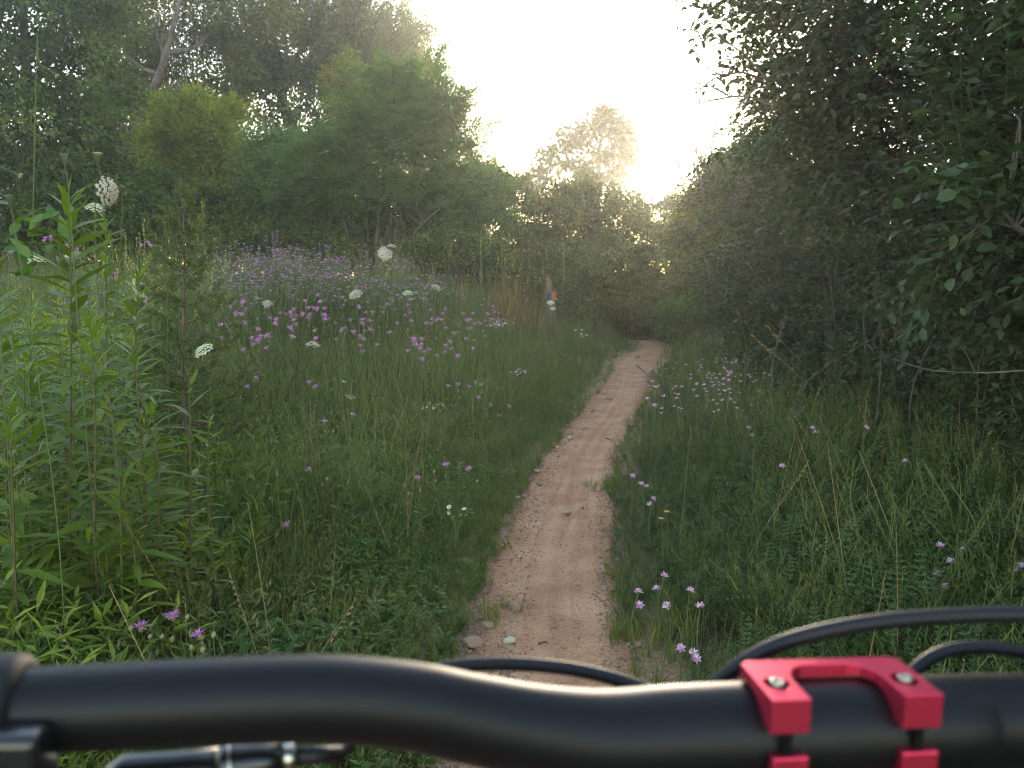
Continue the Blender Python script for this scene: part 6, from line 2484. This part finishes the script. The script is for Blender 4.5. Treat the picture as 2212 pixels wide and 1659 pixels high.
b = D(1545, 560, 12.5)
b[2] = gz(b[0], b[1])
bare_bush('bare_shrub', 'leafless grey shrub standing up against the glow beside the right thicket', 'bare shrub', b,
          [[b, D(1535, 430, 12.5), D(1510, 340, 12.5), D(1478, 290, 12.5)], [b, D(1540, 420, 12.5), D(1535, 340, 12.5), D(1545, 275, 12.5)], [b, D(1525, 440, 12.5), D(1490, 390, 12.5), D(1462, 372, 12.5)], [b, D(1540, 450, 12.5), D(1515, 400, 12.5), D(1490, 330, 12.5)]], 3, r=.02)
b = np.array([2.6, 4.9, gz(2.6, 4.9)])
bare_bush('dead_shrub', 'dead shrub whose bare forked twigs reach into the sky from the right thicket', 'dead shrub', b,
          [[D(1760, 300, 4.6), D(1690, 220, 4.5), D(1600, 110, 4.4), D(1475, 58, 4.3)], [D(1760, 300, 4.6), D(1640, 215, 4.4), D(1545, 215, 4.35), D(1478, 235, 4.3)], [D(1760, 300, 4.6), D(1640, 170, 4.4), D(1555, 165, 4.3), D(1500, 205, 4.25)], [D(1760, 300, 4.6), D(1660, 190, 4.4), D(1600, 225, 4.3), D(1560, 290, 4.3)], [b, b + W(.3, .2, 1.0), b + W(.5, .3, 1.8), D(1760, 300, 4.6)]], 5, r=.008)
# upright stems that show in the dark interior
rg = np.random.default_rng(90)
for i in range(26):
    x, y = rg.uniform(1.9, 3.6), rg.uniform(3.3, 6.5)
    if x < trail_x(y) + 1.25:
        continue
    g = Geo()
    h = rg.uniform(.8, 2.2)
    tube(g, curve_pts([(0, 0, -.03), (rg.normal(0, .08), rg.normal(0, .08), h * .5), (rg.normal(0, .25), rg.normal(0, .2), h)], 8), np.linspace(.007, .003, 8) * rg.uniform(.6, 1.4), 5)
    o = g.build('bare_sapling', M['bark_dark'])
    o.location = (x, y, gz(x, y))
    tag(o, 'thin bare stem standing in the dark under the right thicket', 'sapling', 'bare stems under the right thicket')
# ================================================================ the bicycle
def bike():
    black = plain_mat('satin_black', (.0024, .0023, .0036), .47, 0, .24, bump=.02, bscale=900)
    rubber = plain_mat('black_rubber', (.006, .006, .007), .6, 0, .3)
    gloss = plain_mat('gloss_black', (.008, .008, .009), .22, 0, .5)
    hose = plain_mat('cable_housing', (.005, .0045, .007), .52, 0, .3)
    red = plain_mat('red_anodised', (.72, .050, .112), .35, .90, .5, bump=.03, bscale=1500)
    steel = plain_mat('bolt_steel', (.42, .39, .36), .30, 1.0)
    dark = plain_mat('bolt_socket', (.003, .003, .003), .7, 0, .1)  # near-black that puts the shade of recess and gap into the colour

    C = PD(1840, 1572, .287)
    t = thing('mountain_bike', 'black handlebar of a mountain bike with red anodised stem clamp and looping cables', 'bicycle', (C[0], C[1] + .42, gz(C[0], C[1] + .42)))
    o0 = np.array(t.location)

    def build(g, name, mat, par=None, sm=True):
        g.v = [v - (o0 if par is None or par is t else 0) for v in g.v]
        return g.build(name, mat, par or t, sm)

    # bar
    ctrl = [(2400, 1550, .302, 15.9), (2212, 1556, .296, 15.9), (1840, 1572, .287, 15.9), (1560, 1583, .283, 15.9), (1450, 1587, .281, 15.7), (1300, 1592, .277, 14.8), (1150, 1576, .272, 13.9),
            (1000, 1547, .266, 13.2), (900, 1526, .262, 12.9), (750, 1510, .257, 12.6), (600, 1509, .253, 12.4), (400, 1517, .249, 12.2), (100, 1532, .244, 11.9), (-200, 1546, .240, 11.5)]
    pts = np.array([PD(a, b_, d) for a, b_, d, _ in ctrl])
    right = []
    ax = (pts[2] - pts[1]) / np.linalg.norm(pts[2] - pts[1])
    cx = C
    for p in pts[3:][::-1]:       # the far half of the bar mirrors the near half across the clamp
        e = p - cx
        a_ = np.dot(e, -ax)
        right.append(cx + e - ax * 0 - 2 * np.dot(e, ax) * ax)
    allp = np.concatenate([np.array(right), [pts[1] * .5 + C * .5, C], pts[3:]])
    radr = [r for *_, r in ctrl[3:]][::-1] + [15.9, 15.9] + [r for *_, r in ctrl[3:]]
    n = 150
    cp = curve_pts(allp, n)
    rr = np.interp(np.linspace(0, len(allp) - 1, n), range(len(allp)), np.array(radr) / 1000)
    g = Geo()
    tube(g, cp, rr, 40)
    build(g, 'handlebar', black)
    # grips and bar ends out of the picture
    for s, e in ((0, 4), (n - 1, n - 5)):
        d = (cp[s] - cp[e]) / np.linalg.norm(cp[s] - cp[e])
        g = Geo()
        tube(g, np.array([cp[s] + d * .12 * k for k in (0, .03, .5, .97, 1.0)]), [.0135, .016, .0155, .016, .012], 24)
        build(g, 'grip', rubber)

    # clamp frame: x along the bar, y away from the rider, z up and square to both
    X = -(pts[3] - pts[1]) / np.linalg.norm(pts[3] - pts[1])
    Yv = np.array([0, 1.0, 0]) - X * X[1]
    Yv /= np.linalg.norm(Yv)
    Zv = np.cross(X, Yv)
    B = np.stack([X, Yv, Zv], -1)

    CC = C - X * .0088 + Zv * .0008

    def boolean(me, cutters):
        ob = bpy.data.objects.new('tmp', me)
        COL.objects.link(ob)
        tmp = []
        for c in cutters:
            co = bpy.data.objects.new('cut', c)
            COL.objects.link(co)
            tmp.append(co)
            m = ob.modifiers.new('b', 'BOOLEAN')
            m.operation = 'DIFFERENCE'
            m.solver = 'EXACT'
            m.object = co
        bv = ob.modifiers.new('bv', 'BEVEL')
        bv.width = .0015
        bv.segments = 3
        bv.limit_method = 'ANGLE'
        bv.angle_limit = R(40)
        bpy.context.view_layer.update()
        dg = bpy.context.evaluated_depsgraph_get()
        out = bpy.data.meshes.new_from_object(ob.evaluated_get(dg))
        for x in [ob] + tmp:
            bpy.data.objects.remove(x)
        return out

    def prism(outline, z0, z1):
        bm = bmesh.new()
        lo = [bm.verts.new((a, b_, z0)) for a, b_ in outline]
        hi = [bm.verts.new((a, b_, z1)) for a, b_ in outline]
        k = len(lo)
        bm.faces.new(lo[::-1])
        bm.faces.new(hi)
        for i in range(k):
            bm.faces.new([lo[i], lo[(i + 1) % k], hi[(i + 1) % k], hi[i]])
        me = bpy.data.meshes.new('m')
        bm.to_mesh(me)
        bm.free()
        return me

    def cyl(p, axis, r, L, seg=40):
        g_ = Geo()
        p, axis = np.array(p, float), np.array(axis, float)
        tube(g_, np.array([p - axis * L / 2, p + axis * L / 2]), r, seg)
        me = g_.mesh('m', black)
        return me

    mm = .001
    # plan of the top cap, a U open to the rider; legs 15 mm wide
    lx0, lx1, rx0, rx1 = -28.2, -15.6, 15.2, 27.8
    yn, yf, yi = -18.5, 9.0, 4.6
    U = [(lx0, yn), (lx1, yn), (lx1, -6), (lx1 + 1.0, -1.2), (lx1 + 3.6, 2.6), (lx1 + 7.5, yi), (rx0 - 7.5, yi), (rx0 - 3.6, 2.6), (rx0 - 1.0, -1.2), (rx0, -6), (rx0, yn), (rx1, yn), (rx1, yf - 2.0), (rx1 - 3, yf), (lx0 + 3, yf), (lx0, yf - 2.0)]
    U = [(a * mm, b_ * mm) for a, b_ in U]
    barcut = cyl((0, 0, 0), (1, 0, 0), .01595, .2, 64)
    bolts = [(-21.9 * mm, -7.5 * mm), (21.5 * mm, -7.5 * mm)]
    cuts = [barcut]
    for bx, by in bolts:
        cuts.append(cyl((bx, by, .0185), (0, 0, 1), .0047, .011, 6))
    cap = boolean(prism(U, 8.6 * mm, 19.6 * mm), cuts)

    def place(me, name, mat, par=t, mats=None):
        v = np.empty(len(me.vertices) * 3, np.float32)
        me.vertices.foreach_get('co', v)
        w = v.reshape(-1, 3) @ B.T + CC - o0
        me.vertices.foreach_set('co', w.astype(np.float32).ravel())
        me.materials.clear()
        me.materials.append(mat)
        me.update()
        return link(name, me, par)

    stem = link('stem', None, t)
    place(cap, 'clamp_cap', red, stem)
    for bx, by in bolts:
        b1 = boolean(cyl((bx, by, .0166), (0, 0, 1), .0024, .0080, 32), [cyl((bx, by, .0200), (0, 0, 1), .0012, .006, 6)])
        place(b1, 'bolt', steel, stem)
        wa = cyl((bx, by, .0134), (0, 0, 1), .0046, .0006, 24)  # dark disc in place of shade on the recess floor
        place(wa, 'bolt_socket', dark, stem)
        sh = cyl((bx, -16.9 * mm, .0045), (0, 0, 1), .0015, .009, 16)
        place(sh, 'bolt_shank', dark, stem)
    # lower clamp: two cradles carrying the bar, joined below it
    for a, b_ in ((lx0 + 1, lx1), (rx0, rx1 - .5)):
        o = [(a * mm, -19.5 * mm), (b_ * mm, -19.5 * mm), (b_ * mm, 17 * mm), (a * mm, 17 * mm)]
        place(boolean(prism(o, -27 * mm, 1.2 * mm), [cyl((0, 0, 0), (1, 0, 0), .01595, .2, 64)]), 'clamp_cradle', red, stem)
    body = [(-24 * mm, -12 * mm), (24 * mm, -12 * mm), (21 * mm, 40 * mm), (-21 * mm, 40 * mm)]
    place(boolean(prism(body, -48 * mm, -20 * mm), []), 'stem_body', red, stem)

    # cables
    def cable(name, ctrl_, r, mat=hose, par=None, sides=14):
        g_ = Geo()
        tube(g_, curve_pts([PD(*c) for c in ctrl_], 60), r, sides)
        return build(g_, name, mat, par)
    cable('brake_hose', [(720, 1640, .290), (800, 1560, .315), (900, 1470, .335), (970, 1442, .338), (1080, 1434, .338), (1200, 1441, .336), (1300, 1459, .334), (1390, 1488, .330), (1480, 1530, .326), (1560, 1600, .33), (1640, 1720, .36)], .0027)
    cable('shift_cable', [(1480, 1640, .33), (1500, 1540, .322), (1545, 1478, .318), (1620, 1422, .315), (1720, 1379, .312), (1870, 1347, .310), (2030, 1332, .308), (2212, 1328, .306), (2420, 1345, .304), (2640, 1420, .30)], .0029)
    cable('shift_cable', [(1930, 1600, .33), (1950, 1490, .332), (1985, 1440, .334), (2040, 1408, .335), (2110, 1398, .336), (2180, 1404, .336), (2300, 1428, .336), (2500, 1500, .33), (2650, 1600, .32)], .0026)
    # left brake: lever body, clamp band, reservoir, barrel under the bar
    lv = link('brake_lever', None, t)
    i0 = int(np.argmin(np.linalg.norm(cp - PD(5, 1535, .243), axis=1)))
    axd = cp[i0 + 1] - cp[i0 - 1]
    axd /= np.linalg.norm(axd)
    g = Geo()
    tube(g, np.array([cp[i0] - axd * k for k in (-.012, -.0105, -.006, .0055, .0075, .009)]), [.0128, .0150, .0160, .0160, .0150, .0122], 40)
    build(g, 'clamp_band', rubber, lv).location = tuple(-o0)
    # reservoir block in front of the bar's underside
    R0 = PD(20, 1600, .226)
    bm = bmesh.new()
    bmesh.ops.create_cube(bm, size=1)
    bmesh.ops.scale(bm, vec=(.042, .016, .044), verts=bm.verts)
    bmesh.ops.bevel(bm, geom=list(bm.edges), offset=.0035, segments=4, affect='EDGES', profile=.6)
    me = bpy.data.meshes.new('reservoir')
    bm.to_mesh(me)
    bm.free()
    me.materials.append(gloss)
    for p_ in me.polygons:
        p_.use_smooth = True
    o = link('reservoir', me, lv)
    o.location = tuple(PD(-84, 1572, .226) - o0 + np.array([0, 0, -.022]))
    o.rotation_euler = (R(-4), R(2), R(4))
    # lever blade and barrel adjuster under the bar
    def rod(name, seq, mat, sides=20):
        g_ = Geo()
        tube(g_, np.array([PD(a, b_, d) for a, b_, d, _ in seq]), [r for *_, r in seq], sides)
        ob = build(g_, name, mat, lv)
        ob.location = tuple(-o0)
        return ob
    rod('lever_blade', [(230, 1700, .262, .0065), (280, 1678, .262, .0072), (400, 1672, .263, .0072), (480, 1662, .264, .0066)], gloss)
    rod('barrel', [(478, 1655, .264, .0060), (495, 1652, .264, .0066), (512, 1650, .265, .0060), (560, 1645, .266, .0056), (608, 1638, .268, .0052)], gloss)
    rod('collar', [(495, 1652, .2636, .00665), (500, 1651, .2638, .00665)], steel)
    rod('ferrule', [(609, 1636, .268, .0044), (638, 1633, .269, .0044)], steel)
    rod('hose_end', [(638, 1633, .269, .0030), (700, 1630, .274, .0027), (730, 1628, .280, .0027)], hose)

    # steerer, fork and front wheel carry the bar from the ground (below the picture)
    def part_tube(name, a, b_, r, mat, sides=20):
        g_ = Geo()
        tube(g_, np.array([a, b_]), r, sides)
        return build(g_, name, mat)
    hub = np.array([C[0], C[1] + .42, o0[2] + .345])
    hd = C + Zv * -.05 + Yv * .03
    low = hub + (hd - hub) * .72
    part_tube('head_tube', hd, hd + (low - hd) * .75, .024, black)
    for s in (-.065, .065):
        part_tube('fork_leg', low + np.array([s, 0, 0]), hub + np.array([s, 0, 0]), .018, black)
    part_tube('fork_crown', low + np.array([-.08, 0, 0]), low + np.array([.08, 0, 0]), .022, black)
    part_tube('axle', hub + np.array([-.08, 0, 0]), hub + np.array([.08, 0, 0]), .010, steel)

    def ring(name, Rr, r, mat, par=t):
        a = np.linspace(0, 2 * math.pi, 73)
        g_ = Geo()
        tube(g_, np.stack([np.full(73, hub[0]), hub[1] + np.cos(a) * Rr, hub[2] + np.sin(a) * Rr], -1), r, 14, .5, 0, False)
        return build(g_, name, mat)
    ring('tyre', .318, .028, rubber)
    ring('rim', .285, .010, black)
    g = Geo()
    for k in range(28):
        a = k * 2 * math.pi / 28
        tube(g, np.array([hub + np.array([.025 * (1 if k % 2 else -1), 0, 0]), hub + np.array([0, math.cos(a) * .28, math.sin(a) * .28])]), .001, 4)
    build(g, 'spokes', steel)
    ho = hd + (low - hd) * .15
    part_tube('top_tube', ho, np.array([C[0], C[1] - .62, o0[2] + .72]), .020, black)
    part_tube('down_tube', hd + (low - hd) * .65, np.array([C[0], C[1] - .30, o0[2] + .33]), .026, black)
    part_tube('seat_tube', np.array([C[0], C[1] - .30, o0[2] + .33]), np.array([C[0], C[1] - .64, o0[2] + .76]), .018, black)


bike()

# ================================================================ evening haze between the trees, also put in for the lens glare
HZ = True
if HZ:
    m = bpy.data.materials.new('evening_haze')
    m.use_nodes = True
    nt = m.node_tree
    nt.nodes.clear()
    out = nt.nodes.new('ShaderNodeOutputMaterial')
    pv = nt.nodes.new('ShaderNodeVolumePrincipled')
    pv.inputs['Color'].default_value = (.95, .93, .90, 1)
    pv.inputs['Density'].default_value = HAZE_DENSITY
    pv.inputs['Anisotropy'].default_value = HAZE_G
    nt.links.new(pv.outputs[0], out.inputs['Volume'])
    lo, hi = np.array([-60.0, -25, -3.0]), np.array([60.0, 75, 17.0])
    g = Geo()
    g.add(np.array([(lo[0], lo[1], lo[2]), (hi[0], lo[1], lo[2]), (hi[0], hi[1], lo[2]), (lo[0], hi[1], lo[2]), (lo[0], lo[1], hi[2]), (hi[0], lo[1], hi[2]), (hi[0], hi[1], hi[2]), (lo[0], hi[1], hi[2])]),
          [[3, 2, 1, 0], [4, 5, 6, 7], [0, 1, 5, 4], [1, 2, 6, 5], [2, 3, 7, 6], [3, 0, 4, 7]])
    hz = g.build('haze', m)
    tag(hz, 'warm evening haze hanging over the meadow and trail', 'haze', kind='stuff')
